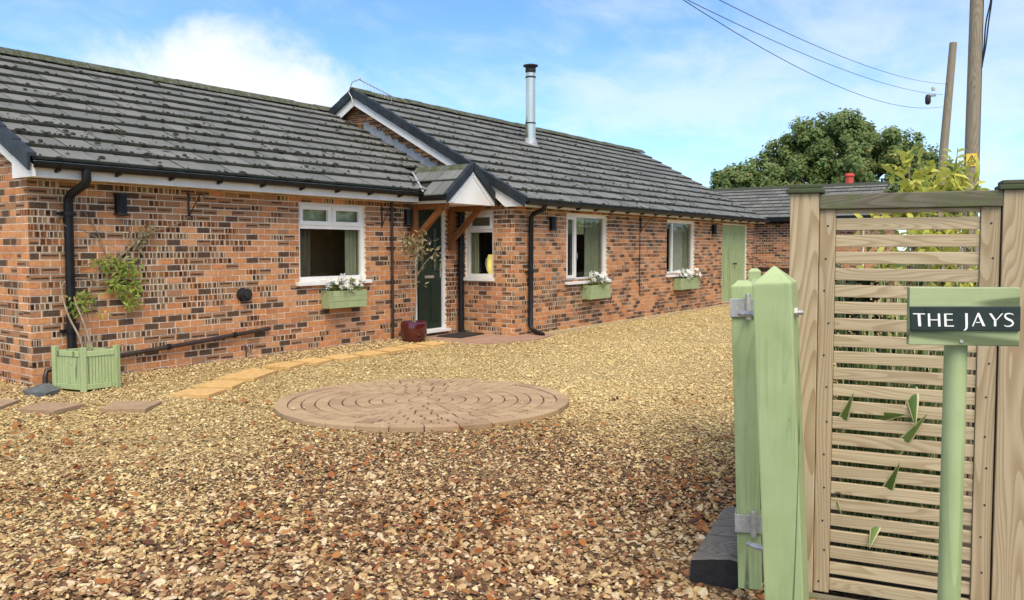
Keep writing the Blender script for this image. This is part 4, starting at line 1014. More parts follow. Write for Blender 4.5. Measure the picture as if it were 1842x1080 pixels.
for c, n in (((-.06, .02, 1.22), 40), ((.06, -.02, 1.24), 44), ((-.04, .06, 1.28), 60), ((.14, -.10, 1.32), 50), ((-.02, -.14, 1.15), 40), ((.05, -.05, 1.05), 30), ((.30, -.22, 1.12), 12), ((.02, 0, .85), 12), ((-.08, .05, 1.10), 16), ((.08, 0, .6), 6)):
    P = np.array(c)+RNG.normal(size=(n, 3))*.065; D = RNG.normal(size=(n, 3)); D[:, 2] += .5; N = rand_dirs(n, .8)
    v, f, cc = leaf_arrays(P, D, N, RNG.uniform(.06, .11, n), RNG.uniform(.02, .034, n), cols(n, .25), .2); link('foliage', tri_mesh('foliage', v, f, cc, LEAF_P), t)

# window boxes with white flowers
def window_box(x0, x1, yw, z0, z1, depth, label, flabel, nf, fr):
    t = tag(empty('window_box', (x0, yw, z0)), label, 'window box', 'sage green flower boxes under the windows')
    L = x1-x0; H_ = z1-z0; d0, d1 = -depth, -.012
    mb = MB(); mb.box((0, d0, .0), (L, d0+.018, H_)); mb.build('front_board', GREENX, t, bevel=.003)
    mb = MB(); mb.box((0, d0+.0185, .0), (.018, d1-.0185, H_)); mb.build('end_board', GREENX, t, bevel=.003)
    mb = MB(); mb.box((L-.018, d0+.0185, .0), (L, d1-.0185, H_)); mb.build('end_board', GREENX, t, bevel=.003)
    mb = MB(); mb.box((0, d1-.018, .0), (L, d1, H_-.002)); mb.build('back_board', GREENX, t)
    mb = MB(); mb.box((.019, d0+.019, .004), (L-.019, d1-.019, H_-.035)); mb.build('soil', SOIL, t)
    f = tag(empty('flower_plant', (x0+L/2, yw-depth/2, z1-.035)), flabel, 'flowers', 'white flowers in the window boxes')
    n = 420; P = np.stack([RNG.normal(0, L*.21, n), RNG.normal(0, depth*.25, n), np.clip(abs(RNG.normal(0, .08, n)), 0, .17)], 1); P[:, 0] = np.clip(P[:, 0], -L*.5, L*.5)
    D = P*np.array([1.5, 3, 1])+rand_dirs(n)*.12; v, ff, cc = leaf_arrays(P, D, rand_dirs(n, .8), RNG.uniform(.045, .080, n), RNG.uniform(.014, .028, n), cols(n, .2), .25); link('foliage', tri_mesh('foliage', v, ff, cc, LEAF_B), f)
    for k in range(nf):
        p = Vector((random.gauss(0, L*.22), random.gauss(-depth*.15, depth*.28), random.uniform(.08, .25)*(1-abs(random.gauss(0, .22)))+.02)); p.x = max(-L*.5, min(L*.5, p.x))
        nn = Vector((random.gauss(-.2, .4), random.gauss(-.8, .4), random.gauss(.5, .4))).normalized(); q = nn.to_track_quat('Z', 'Y').to_matrix().to_4x4()
        me = FLOW[k % len(FLOW)]; s = 1.25*fr*random.uniform(.8, 1.2)
        inst('flower', me, Matrix.Translation(p) @ q @ Matrix.Diagonal((s, s, s, 1)), f)
    st = MB()
    for c in [c for c in children_of(f) if c.name.startswith('flower')]: st.tube([(c.location.x*.5, c.location.y*.5, -.02), tuple(c.location*.9)], .002, 4)
    st.build('flower_stems', LEAF_B, f)
def flower_mesh(i):
    mb = MB(); n = 5; c = mb.verts([(0, 0, -.10)])
    for k in range(n):
        a = 2*math.pi*k/n+i; b = .62
        q = mb.verts([(.45*math.cos(a-b), .45*math.sin(a-b), .02), (math.cos(a-.3), math.sin(a-.3), .14+.08*random.random()), (1.05*math.cos(a+.25), 1.05*math.sin(a+.25), .10), (.45*math.cos(a+b), .45*math.sin(a+b), .03)])
        bk = (0, random.random(), 0, 1); mb.face([c, q, q+1, q+2, q+3], bk)
    m = mb.verts([(.16*math.cos(k*1.05), .16*math.sin(k*1.05), -.0) for k in range(6)]+[(0, 0, .09)])
    for k in range(6): mb.face([m+k, m+(k+1) % 6, m+6], (0, 0, 1, 1))
    return mb.mesh('flower', PETAL)
FLOW = [flower_mesh(i) for i in range(5)]
window_box(7.66, 8.36, YA, .645, .89, .20, 'sage green flower box under the wide window left of the porch', 'white flowers spilling from the box under the wide window', 40, .034)
window_box(12.87, 13.62, YB, .545, .805, .20, 'sage green flower box under the tall window with the open curtain', 'white flowers in the box under the tall window nearest the porch', 34, .042)
window_box(16.88, 17.92, YB, .55, .805, .20, 'sage green flower box under the net curtained window', 'white flowers in the box below the net curtained window', 38, .046)

# door mat and concrete apron
zc = .05
mb = MB(); mb.prism([(9.45, 7.60, zc-.07), (9.95, 7.30, zc-.07), (10.60, 7.12, zc-.07), (11.35, 7.28, zc-.07), (11.30, YB-.003, zc-.07), (XR-.012, YB-.003, zc-.07), (XR-.012, YA-.012, zc-.07), (9.72, YA-.012, zc-.07), (9.50, 8.30, zc-.07)], (0, 0, .075))
tag(mb.build('pavement', PADM, None, bevel=.006), 'red brown concrete apron in front of the door', None, None, 'structure')
t = tag(empty('door_mat', (10.25, 8.42, zc+.006), R(6)), 'dark rubber door mat lying before the front door', 'door mat')
mb = MB(); mb.box((-.36, -.24, 0), (.36, .24, .012)); mb.build('mat_base', RUBBER, t, bevel=.003)
for k in range(16):
    mb = MB(); x = -.335+k*.0445; mb.box((x, -.22, .0125), (x+.030, .22, .020)); mb.build('tread_bar', RUBBER, t)
# edging along the right-hand wall
mb = MB(); x = 11.4
tag(empty('edging_strip', (11.3, 7.45, 0)), 'low pale timber edging set in gravel along the right wing', 'edging'); es = bpy.data.objects['edging_strip']
while x < 22.0:
    mb = MB(); mb.box((x-11.3, -.02+random.uniform(-.004, .004), -.02), (x+1.79-11.3, .02, float(gz(x, 7.4))+.035)); mb.build('edging_board', FENCE, es, bevel=.004); x += 1.8

# ------------------------------------------------------------------ stepping slabs
SL = {'y1':[(4.40,7.37),(4.63,6.97),(4.99,7.14),(4.74,7.55)],'y2':[(4.763,7.565),(5.02,7.15),(5.36,7.36),(5.18,7.76)],'y3':[(5.21,7.78),(5.43,7.36),(6.06,7.70),(5.98,8.16)],'y4':[(6.06,8.14),(6.178,7.693),(6.60,7.86),(6.53,8.25)],
 'y5':[(6.56,8.20),(6.62,7.74),(7.00,7.82),(6.98,8.22)],'y6':[(7.02,8.17),(7.03,7.76),(7.44,7.78),(7.44,8.17)],'y7':[(7.48,8.15),(7.48,7.72),(7.90,7.74),(7.93,8.15)],'y8':[(7.965,8.162),(7.963,7.763),(8.359,7.79),(8.37,8.19)],'y9':[(8.40,8.20),(8.40,7.777),(8.788,7.762),(8.80,8.17)],'y10':[(8.84,8.18),(8.84,7.77),(9.27,7.80),(9.27,8.20)],
 'b1':[(3.63,7.223),(3.90,6.83),(4.25,7.10),(3.95,7.492)],'b2':[(3.16,7.76),(3.33,7.33),(3.72,7.47),(3.52,7.93)],'b3':[(2.86,8.07),(3.10,7.85),(3.44,8.133),(3.20,8.50)]}
SLABEL = {'y1': 'ochre slab at the near end of the path, nearest the paved circle', 'y2': 'ochre slab second along the path from its near end', 'y3': 'large ochre slab third along, where the path bends to the wall',
 'y4': 'ochre slab just past the bend, below the garden tap', 'y5': 'ochre slab two past the bend in the path', 'y6': 'ochre slab under the left edge of the wide window', 'y7': 'ochre slab with a dark leaf on it, below the flower box',
 'y8': 'ochre slab between flower box and overflow pipe', 'y9': 'ochre slab in front of the red pot', 'y10': 'ochre slab at the far end touching the concrete apron', 'b1': 'brown slab apart in the gravel right of the planter front', 'b2': 'brown slab in the gravel before the slate gully cover', 'b3': 'brown slab cut by the left edge of the photo'}
for k, q in SL.items():
    cx_, cy_ = np.mean([p[0] for p in q]), np.mean([p[1] for p in q]); zt_ = float(gz(cx_, cy_))+.034
    sm = .86
    mb = MB(); mb.prism([(cx_+(a-cx_)*sm, cy_+(b-cy_)*sm, zt_-.04) for a, b in q], (0, 0, .04))
    o = mb.build('stepping_slab', SLABY if k[0] == 'y' else SLABB, None, bevel=.005, origin=(cx_, cy_, zt_-.04)); tag(o, SLABEL[k], 'paving slab', 'ochre stepping slabs' if k[0] == 'y' else 'brown stepping slabs')
    o.rotation_euler = (random.uniform(-.012, .012), random.uniform(-.012, .012), 0)

# ------------------------------------------------------------------ paved circle
CC = Vector((5.74, 5.17, 0.0)); CR = 1.390; CA, CS = R(41.9), .87      # slightly oval
def oval(x, y):
    a, b = x-CC.x, y-CC.y; u, v = a*math.cos(CA)+b*math.sin(CA), -a*math.sin(CA)+b*math.cos(CA); return np.hypot(u/CS, v)
t = tag(empty('paving_circle', CC), 'round patio of small setts laid in rings with a kerb of long stones', 'paving circle')
t.rotation_euler.z = CA; t.scale = (CS, 1, 1)
mb = MB(); mb.lathe([(CR-.03, -.03), (CR-.03, .024)], (0, 0, 0), 64); mb.build('bedding', mottled('bedding_sand', (.055,.038,.022), (.12,.085,.048), 40, .95), t)
def sett(r0, r1, a0, a1, top):
    mb = MB(); n = max(2, int((a1-a0)*r1/.08)+1)
    pts = [(r1*math.cos(a0+(a1-a0)*k/n), r1*math.sin(a0+(a1-a0)*k/n), 0) for k in range(n+1)]
    pts += ([(r0*math.cos(a1-(a1-a0)*k/n), r0*math.sin(a1-(a1-a0)*k/n), 0) for k in range(n+1)] if r0 > .02 else [(0, 0, 0)])
    mb.prism(pts, (0, 0, top)); return mb
nk = 30
for k in range(nk):
    a0, a1 = 2*math.pi*k/nk, 2*math.pi*(k+1)/nk; g = .004/CR
    sett(CR-.115, CR, a0+g, a1-g,   .050+random.uniform(-.003, .003)).build('kerb_stone', PAVER, t, bevel=.008)
rings_ = 10; rw = (CR-.122)/(rings_+.15)
for i in range(rings_):
    r1 = CR-.122-i*rw; r0 = r1-rw+.011
    cnt = max(3, int(round(2*math.pi*(r1-.5*rw)/.14)))
    ph = random.random()*6.28
    if r0 < .03:
        r0 = .0
    for k in range(cnt):
        a0, a1 = ph+2*math.pi*k/cnt, ph+2*math.pi*(k+1)/cnt; g = .0068/max(r1-.5*rw, .05)
        a0 += g+random.uniform(0, .003)/r1; a1 -= g
        sett(max(r0, .012), r1, a0, a1,   .043+random.uniform(-.003, .003)).build('sett', PAVER, t, bevel=.009)

# ------------------------------------------------------------------ gravel
def gravel():
    pts = []
    def ring(d0, d1, dens):
        a0, a1 = YAW-R(38), YAW+R(38); area = .5*(a1-a0)*(d1*d1-d0*d0); n = int(area*dens)
        d = np.sqrt(RNG.uniform(d0*d0, d1*d1, n)); a = RNG.uniform(a0, a1, n)
        pts.append(np.stack([d*np.cos(a), d*np.sin(a)], 1))
    ring(2.2, 4.6, 3300); ring(4.6, 6.5, 2900); ring(6.5, 9, 1900); ring(9, 13, 1100); ring(13, 24, 420)
    # strays kicked onto the paved circle and the slabs
    na_ = 900; rr_ = CR*np.sqrt(1-RNG.random(na_)**2.2*.75); aa_ = RNG.uniform(0, 6.28, na_); keep_on = sum(len(q) for q in pts)
    pts.append(np.stack([CC.x+rr_*.98*(CS*np.cos(aa_)*math.cos(CA)-np.sin(aa_)*math.sin(CA)), CC.y+rr_*.98*(CS*np.cos(aa_)*math.sin(CA)+np.sin(aa_)*math.cos(CA))], 1)[:260])
    for q in SL.values():
        c_ = np.mean(q, 0); e_ = RNG.integers(0, 4, 16); t_ = RNG.random(16); q_ = np.array(q); ed = q_[e_]*(1-t_[:, None])+q_[(e_+1) % 4]*t_[:, None]; pts.append(c_+(ed-c_)*RNG.uniform(.55, .88, (16, 1)))
    n_on = sum(len(q) for q in pts)-keep_on
    # heaped against the wall foot
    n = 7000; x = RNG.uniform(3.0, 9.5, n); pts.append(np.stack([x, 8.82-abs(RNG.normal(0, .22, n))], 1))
    p = np.concatenate(pts); x, y = p[:, 0], p[:, 1]; k = np.ones(len(p), bool); onp = np.zeros(len(p), bool); onp[keep_on:keep_on+n_on] = True
    k &= ~((x > 3.80) & (y > YA-.02)); k &= ~((x > XR-.02) & (y > YB-.02)); k &= y < 12
    k &= oval(x, y) > CR+.005
    k &= ~((x > 9.5) & (x < 11.34) & (y > 7.34-.12*np.clip(x-9.6, 0, 1)) )
    k &= ~((y < 1.6-.33*(x-3.4)*0) & (x > 3.52) & (y < .17*x+.43) & (y > -9))
    def inpoly(q):
        m = np.ones(len(p), bool); c = np.mean(q, 0); q2 = [(c[0]+(a-c[0])*.94, c[1]+(b-c[1])*.94) for a, b in q]; s = 0
        for i in range(4):
            a, b = q2[i], q2[(i+1) % 4]; cr = (b[0]-a[0])*(y-a[1])-(b[1]-a[1])*(x-a[0]); m &= cr > 0
        return m
    for q in SL.values(): k &= ~inpoly(q)
    k &= ~((abs(x-4.13) < .2) & (abs(y-8.40) < .2)) & ~(np.hypot(x-pb[0], y-pb[1]) < .19) & ~((abs(x-3.42) < .10) & (abs(y-1.30) < .09))
    k |= onp; onp = onp[k]; x, y = x[k], y[k]; n = len(x)
    dist = np.hypot(x, y); size = RNG.gamma(5, 1/5, n)*.0097*(1-.28*ss(3.6, 6.0, dist)+.25*ss(9, 16, dist)); size = np.clip(size, .0055, .026)
    nz = np.array([mnoise.noise(Vector((a*.5, b*.5, 4.2))) for a, b in zip(x, y)])
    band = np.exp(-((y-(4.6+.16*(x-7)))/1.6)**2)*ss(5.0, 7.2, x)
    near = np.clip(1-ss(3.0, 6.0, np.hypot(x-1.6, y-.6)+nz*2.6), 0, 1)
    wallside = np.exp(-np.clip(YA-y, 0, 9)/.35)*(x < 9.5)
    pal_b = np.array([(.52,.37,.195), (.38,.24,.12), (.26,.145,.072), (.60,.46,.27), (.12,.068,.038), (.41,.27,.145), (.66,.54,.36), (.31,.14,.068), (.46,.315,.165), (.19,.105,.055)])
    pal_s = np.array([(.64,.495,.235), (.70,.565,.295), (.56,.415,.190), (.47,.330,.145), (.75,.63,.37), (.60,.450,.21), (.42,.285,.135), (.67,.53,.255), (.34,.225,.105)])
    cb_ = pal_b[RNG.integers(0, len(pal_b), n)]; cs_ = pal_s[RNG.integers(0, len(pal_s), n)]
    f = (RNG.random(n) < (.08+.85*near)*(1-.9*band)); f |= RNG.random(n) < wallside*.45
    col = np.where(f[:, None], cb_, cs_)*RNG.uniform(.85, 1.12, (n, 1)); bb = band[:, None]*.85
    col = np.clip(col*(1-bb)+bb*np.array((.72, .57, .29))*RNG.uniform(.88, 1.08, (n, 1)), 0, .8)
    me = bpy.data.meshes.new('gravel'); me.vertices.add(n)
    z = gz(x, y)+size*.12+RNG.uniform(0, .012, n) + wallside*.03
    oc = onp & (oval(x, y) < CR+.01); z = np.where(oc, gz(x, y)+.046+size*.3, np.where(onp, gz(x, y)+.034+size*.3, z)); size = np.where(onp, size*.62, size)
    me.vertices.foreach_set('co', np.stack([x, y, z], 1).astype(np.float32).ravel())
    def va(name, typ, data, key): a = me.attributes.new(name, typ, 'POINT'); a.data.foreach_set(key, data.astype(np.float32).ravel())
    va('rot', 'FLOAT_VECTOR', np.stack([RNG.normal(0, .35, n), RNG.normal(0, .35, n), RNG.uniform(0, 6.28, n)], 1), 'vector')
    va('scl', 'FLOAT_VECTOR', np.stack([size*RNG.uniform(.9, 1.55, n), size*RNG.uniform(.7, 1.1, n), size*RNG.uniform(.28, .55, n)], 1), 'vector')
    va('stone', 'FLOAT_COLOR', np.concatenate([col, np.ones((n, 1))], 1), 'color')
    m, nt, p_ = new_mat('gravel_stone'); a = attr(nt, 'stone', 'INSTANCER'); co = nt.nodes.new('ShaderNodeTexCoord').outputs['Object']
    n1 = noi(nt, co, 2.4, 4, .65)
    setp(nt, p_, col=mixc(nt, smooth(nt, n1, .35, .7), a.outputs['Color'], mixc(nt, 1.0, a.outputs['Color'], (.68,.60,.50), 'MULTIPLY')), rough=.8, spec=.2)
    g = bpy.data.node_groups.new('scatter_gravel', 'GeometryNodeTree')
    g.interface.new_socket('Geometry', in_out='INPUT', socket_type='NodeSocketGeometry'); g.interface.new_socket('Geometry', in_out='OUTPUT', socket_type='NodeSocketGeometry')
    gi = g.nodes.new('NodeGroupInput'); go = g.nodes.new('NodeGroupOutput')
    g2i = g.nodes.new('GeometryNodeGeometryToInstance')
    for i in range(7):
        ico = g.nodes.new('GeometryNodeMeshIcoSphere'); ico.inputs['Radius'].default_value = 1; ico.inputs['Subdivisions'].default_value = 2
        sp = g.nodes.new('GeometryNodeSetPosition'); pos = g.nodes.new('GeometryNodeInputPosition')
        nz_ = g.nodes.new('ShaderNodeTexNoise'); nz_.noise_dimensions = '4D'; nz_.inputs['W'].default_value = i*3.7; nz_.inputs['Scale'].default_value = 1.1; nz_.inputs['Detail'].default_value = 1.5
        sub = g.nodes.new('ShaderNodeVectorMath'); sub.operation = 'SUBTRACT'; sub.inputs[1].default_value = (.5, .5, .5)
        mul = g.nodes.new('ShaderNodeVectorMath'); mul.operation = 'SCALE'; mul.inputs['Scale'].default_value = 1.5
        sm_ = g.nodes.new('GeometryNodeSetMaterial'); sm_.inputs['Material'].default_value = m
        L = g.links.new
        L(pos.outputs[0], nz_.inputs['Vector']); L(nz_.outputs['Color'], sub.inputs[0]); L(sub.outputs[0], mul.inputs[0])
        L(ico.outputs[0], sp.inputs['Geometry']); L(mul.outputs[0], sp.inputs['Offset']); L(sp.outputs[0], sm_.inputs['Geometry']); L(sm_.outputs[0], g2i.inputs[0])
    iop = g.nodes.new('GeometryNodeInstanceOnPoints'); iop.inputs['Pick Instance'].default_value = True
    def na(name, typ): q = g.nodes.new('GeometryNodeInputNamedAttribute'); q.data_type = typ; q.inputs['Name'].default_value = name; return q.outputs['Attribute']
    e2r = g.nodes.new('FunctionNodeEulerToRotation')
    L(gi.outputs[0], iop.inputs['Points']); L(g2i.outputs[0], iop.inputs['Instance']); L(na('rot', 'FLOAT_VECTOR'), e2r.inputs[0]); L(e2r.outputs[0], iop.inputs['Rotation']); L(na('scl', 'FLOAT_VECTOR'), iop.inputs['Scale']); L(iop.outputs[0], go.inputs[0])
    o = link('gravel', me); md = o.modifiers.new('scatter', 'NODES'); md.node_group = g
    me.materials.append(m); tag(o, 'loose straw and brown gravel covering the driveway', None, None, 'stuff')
    print('gravel stones', n)
gravel()
# fallen leaves
def litter():
    n = 15000; a = RNG.uniform(YAW-R(36), YAW+R(36), n); d = np.sqrt(RNG.uniform(2.4**2, 8.2**2, n)); x, y = d*np.cos(a), d*np.sin(a)
    dens = np.array([mnoise.noise(Vector((p*.9, q*.9, 9)))+.6*mnoise.noise(Vector((p*3.1, q*3.1, 2))) for p, q in zip(x, y)])
    k = (RNG.random(n) < np.clip((1.25-d/7.5), .06, 1)*np.clip(.28+dens*1.5, .03, 1)) & (oval(x, y) > CR+.03) & ~((x > 3.4) & (y < .17*x+.55))
    x, y = x[k], y[k]; n = len(x)
    P = np.stack([x, y, gz(x, y)+RNG.uniform(.018, .040, n)], 1); D = RNG.normal(size=(n, 3)); D[:, 2] *= .18; N = RNG.normal(size=(n, 3))*.35; N[:, 2] += 1
    v, f, c = leaf_arrays(P, D, N, RNG.uniform(.022, .070, n), RNG.uniform(.016, .044, n), cols(n, .4), -.3)
    tag(link('fallen_leaves', tri_mesh('fallen_leaves', v, f, c, LITTER)), 'russet dead leaves scattered over the near gravel', None, None, 'stuff')
litter()

# ------------------------------------------------------------------ gate post, gate, sleeper
def gatepost():
    ph = R(8); ex = Vector((math.sin(ph), -math.cos(ph), 0)); ey = Vector((math.cos(ph), math.sin(ph), 0))
    t = empty('gate_post', (3.029, .891, 0)); tag(t, 'thick leaning sage green gate post with a pyramid top', 'gate post')
    lean = R(3.0); a = -ex   # top leans toward the house side
    M = Matrix.Rotation(-lean, 4, ey) @ frame((0, 0, 0), ex, ey, Vector((0, 0, 1)))
    if (M @ Vector((0, 0, 1))).dot(a) < 0: M = Matrix.Rotation(lean, 4, ey) @ frame((0, 0, 0), ex, ey, Vector((0, 0, 1)))
    h = .070
    mb = MB(); zt_ = 1.372
    b = mb.verts([M @ Vector(p) for p in [(-h, -h, -.15), (h, -h, -.15), (h, h, -.15), (-h, h, -.15), (-h, -h, zt_), (h, -h, zt_), (h, h, zt_), (-h, h, zt_), (0, 0, zt_+.066)]])
    for f in ((0, 3, 2, 1), (0, 1, 5, 4), (1, 2, 6, 5), (2, 3, 7, 6), (3, 0, 4, 7), (4, 5, 8), (5, 6, 8), (6, 7, 8), (7, 4, 8)): mb.face([b+i for i in f])
    mb.build('post', GREEN, t, bevel=.007)
    c = MB(); p = [(h-.0, -.02, 1.26), (h+.03, -.02, 1.26)]; c.tube([M @ Vector(p[0]), M @ Vector(p[1])], .009, 8); c.tube([M @ Vector((h+.001, -.02, 1.26)), M @ Vector((h+.012, -.02, 1.26))], .020, 6); c.build('hinge_bolt', GALV, t)
    for z in (1.255, .36):
        c = MB(); c.tube([M @ Vector((-h, -.01, z)), M @ Vector((-h-.045, .01, z)), M @ Vector((-h-.075, .03, z))], [.012, .012, .008], 8); c.build('hinge_pin', GALV, t, smooth=True)
gatepost()
def gate():
    t = tag(empty('gate', (3.224, 1.106, 0)), 'sage green wooden gate swung open, seen end on behind its post', 'gate')
    d = Vector((6.235-3.215, 2.118-1.125, 0)).normalized(); n_ = Vector((0, 0, 1)).cross(d)
    lean = Matrix.Rotation(-R(2.1), 4, d)
    M = lean @ frame((0, 0, 0), d, n_, Vector((0, 0, 1)))
    if (M @ Vector((0, 0, 1))).dot(n_) < 0: M = Matrix.Rotation(R(2.1), 4, d) @ frame((0, 0, 0), d, n_, Vector((0, 0, 1)))
    def pst(u0, u1, h, z0, z1, nm):
        mb = MB(); b = mb.verts([M @ Vector(p) for p in [(u0, -h, z0), (u1, -h, z0), (u1, h, z0), (u0, h, z0), (u0, -h, z1), (u1, -h, z1), (u1, h, z1), (u0, h, z1), (u0+.02, -h*.45, z1+.022), (u1-.02, -h*.45, z1+.022), (u1-.02, h*.45, z1+.022), (u0+.02, h*.45, z1+.022)]])
        for f in ((0, 3, 2, 1), (0, 1, 5, 4), (1, 2, 6, 5), (2, 3, 7, 6), (3, 0, 4, 7), (4, 5, 9, 8), (5, 6, 10, 9), (6, 7, 11, 10), (7, 4, 8, 11), (8, 9, 10, 11)): mb.face([b+i for i in f])
        return mb.build(nm, GREEN, t, bevel=.005)
    pst(0, .10, .047, .09, 1.345, 'hinge_stile'); pst(3.05, 3.15, .047, .12, 1.32, 'latch_stile')
    for z in (.22, .72, 1.14):
        mb = MB(); mb.box((.101, -.020, z), (3.049, .020, z+.12), M=M); mb.build('rail', GREEN, t, bevel=.004)
    for k in range(20):
        mb = MB(); u = .12+k*.146; mb.box((u, -.040, .16), (u+.138, -.0205, 1.20), M=M); mb.build('plank', GREEN, t, bevel=.003)
    for z in (1.22, .33):
        mb = MB(); mb.box((-.006, -.054, z), (.07, -.048, z+.075), M=M); mb.box((-.006, .048, z), (.07, .054, z+.075), M=M); mb.box((-.012, -.054, z), (-.0065, .054, z+.075), M=M); mb.tube([M @ Vector((-.02, -.02, z-.012)), M @ Vector((-.02, -.02, z+.095))], .011, 8); mb.build('hinge_strap', GALV, t, bevel=.002)
gate()
t = tag(empty('timber_sleeper', (3.38, 1.29, 0)), 'short black railway sleeper lying on gravel at the foot of the gate', 'sleeper')
mb = MB(); d = Vector((.93, .17, 0)).normalized(); n_ = Vector((0, 0, 1)).cross(d); M = frame((-.02, -.12, 0), n_, d, Vector((0, 0, 1)))
mb = MB(); M = frame((0, 0, 0), -n_, d, Vector((0, 0, 1)))
prof = [(-.15, -.02), (.16, -.02), (.16, .115), (.03, .135), (-.14, .105)]
mb.prism([M @ Vector((a, 0.0, b)) for a, b in prof], M.to_3x3() @ Vector((0, .80, 0))); mb.build('timber', SLEEP, t, bevel=.010)
mb = MB(); mb.prism([M @ Vector((a*.97, -.0035, b*.96)) for a, b in prof], M.to_3x3() @ Vector((0, .003, 0))); mb.build('cut_end', SLEEPD, t)

# ------------------------------------------------------------------ slatted fence with posts
FO = Vector((3.497, 1.052, 0)); FE = Vector((.206, -.979, 0)).normalized(); FN = Vector((0, 0, 1)).cross(FE)   # FN points away from the camera
FM = frame(FO, FE, FN, Vector((0, 0, 1)))
fence = empty('fence_panel'); fence.matrix_world = FM
tag(fence, 'tan slatted timber fence panel between two capped square posts', 'fence')
XL, XRr = .118, .772
for x0, x1 in ((0, .116), (XRr+.006, XRr+.136)):
    zt_ = 1.728 if x0 == 0 else 1.722
    mb = MB(); mb.box((x0, -.03, -.1), (x1, .09, zt_)); o = mb.build('post', FENCEV, fence, bevel=.005)
    mb = MB(); mb.box((x0-.016, -.046, zt_+.0005), (x1+.016, .106, zt_+.020)); mb.box((x0-.006, -.036, zt_+.0205), (x1+.006, .096, zt_+.038)); mb.build('cap', CAPW, o, bevel=.005)
for x0, x1 in ((XL, XL+.062), (XRr-.066, XRr)):
    mb = MB(); mb.box((x0, -.018, .032), (x1, .030, 1.660)); mb.build('stile', FENCEV, fence, bevel=.004)
mb = MB(); mb.box((XL-.001, -.034, 1.6605), (XRr+.004, .046, 1.722)); mb.build('top_rail', RAILW, fence, bevel=.004)
for x0 in (XL+.031, XRr-.033):
    for k in range(12):
        q = Vector((x0+random.uniform(-.012, .012), -.0181, 1.60-.139*k+random.uniform(-.01, .01))); mb = MB(); mb.tube([q, q+Vector((0, -.0012, 0))], .0042, 8); mb.build('nail_head', DARKM, fence)
PIT = .0695
for i in range(26):
    z1 = 1.692-PIT*i-.0; z0 = z1-.0500
    if z0 < .035: break
    z1 = min(z1, 1.6585)
    ln = XRr-.066-XL-.062-.002
    mb = MB(); mb.box((-ln/2, -.009, -(z1-z0)/2), (ln/2, .009, (z1-z0)/2)); me = mb
    o = me.build('slat', FENCE, fence, bevel=.003); o.location = (XL+.063+ln/2, random.uniform(-.002, .002), (z0+z1)/2); o.rotation_euler = (random.uniform(-.008, .008), random.uniform(-.0015, .0015), 0)
mb = MB(); mb.box((XL-.02, -.075, -.03), (XRr+.05, -.023, .028)); o = mb.build('gravel_board', RAILW, fence, bevel=.005)

# ------------------------------------------------------------------ house name sign
t = empty('name_sign'); 
fwd = Vector((math.cos(YAW-R(30)), math.sin(YAW-R(30)), 0)); SA = YAW-R(11)
sy = Vector((math.cos(SA+R(1)), math.sin(SA+R(1)), 0)); sx_ = Vector((0, 0, 1)).cross(sy)*-1
SO = Vector((2.612, .297, 0)); ang = R(.7)
t.matrix_world = frame(SO, sx_, sy, Vector((0, 0, 1)))
tag(t, 'sage green name board on a round post reading THE JAYS', 'sign')
mb = MB(); mb.tube([(0, .045, -.1), (0, .045, 1.20), (0, .045, 1.33)], .0305, 20); mb.build('post', GREEN, t, smooth=True)
RB_ = Matrix.Translation((0, 0, 1.305)) @ Matrix.Rotation(-R(.35), 4, 'Y')
mb = MB(); mb.box((-.1455, -.012, -.083), (.1455, .013, .083), M=RB_); bd_ = mb.build('board', GREENX, t, bevel=.003)
SM = RB_ @ Matrix.Translation((-.1455, -.0125, -.083))     # sign plane: zoom pixel grid of the lettering
k_ = .2895/878.; kv_ = .166/478.
def SP(px_, py_, y=0.0): return SM @ Vector(((px_-150)*k_, y, .166-(py_-160)*kv_))
mb = MB(); mb.prism([SP(148, 318), SP(1027, 312), SP(1027, 513), SP(175, 517), SP(157, 505)], SM.to_3x3() @ Vector((0, -.008, 0))); pq = mb.build('plaque', SIGNG, t, bevel=.002)
YL = -.0085
def letter(polys):
    mb = MB()
    for pl in polys: mb.prism([SP(a, b, YL) for a, b in pl], SM.to_3x3() @ Vector((0, -.0012, 0)))
    mb.build('letter', LETTER, pq)
def bar(x0, y0, x1, y1): return [(x0, y0), (x1, y0), (x1, y1), (x0, y1)]
letter([[(172, 373), (270, 374), (270, 382), (172, 382)], [(209, 382.3), (232, 382.3), (240, 480), (217, 480)]])
letter([[(291, 374), (309, 374), (315, 480), (296, 480)], [(371, 374), (389, 374), (396, 480), (377, 480)], bar(313, 422, 374, 430)])
letter([[(421, 374), (439, 374), (446, 480), (427, 480)], bar(440, 374, 490, 382), bar(443, 422, 492, 430), bar(446.5, 471, 502, 480)])
letter([[(589, 370), (609, 370), (613, 470), (610, 492), (600, 506), (583, 513), (580, 507), (590, 499), (594, 485)]])
letter([[(688, 366), (700, 366), (656, 476), (646, 476)], [(688, 366), (702, 366), (751, 474), (730, 474)][:0] or [(700.5, 366.5), (712, 390), (751, 474), (729, 474), (692, 392)], bar(676, 440, 711, 447)])
letter([[(777, 371), (797, 369), (835, 424), (818, 428)], [(876, 369), (888, 369), (837, 428), (834, 422)], [(817, 428.5), (836, 428.5), (837, 474), (818, 474)]])
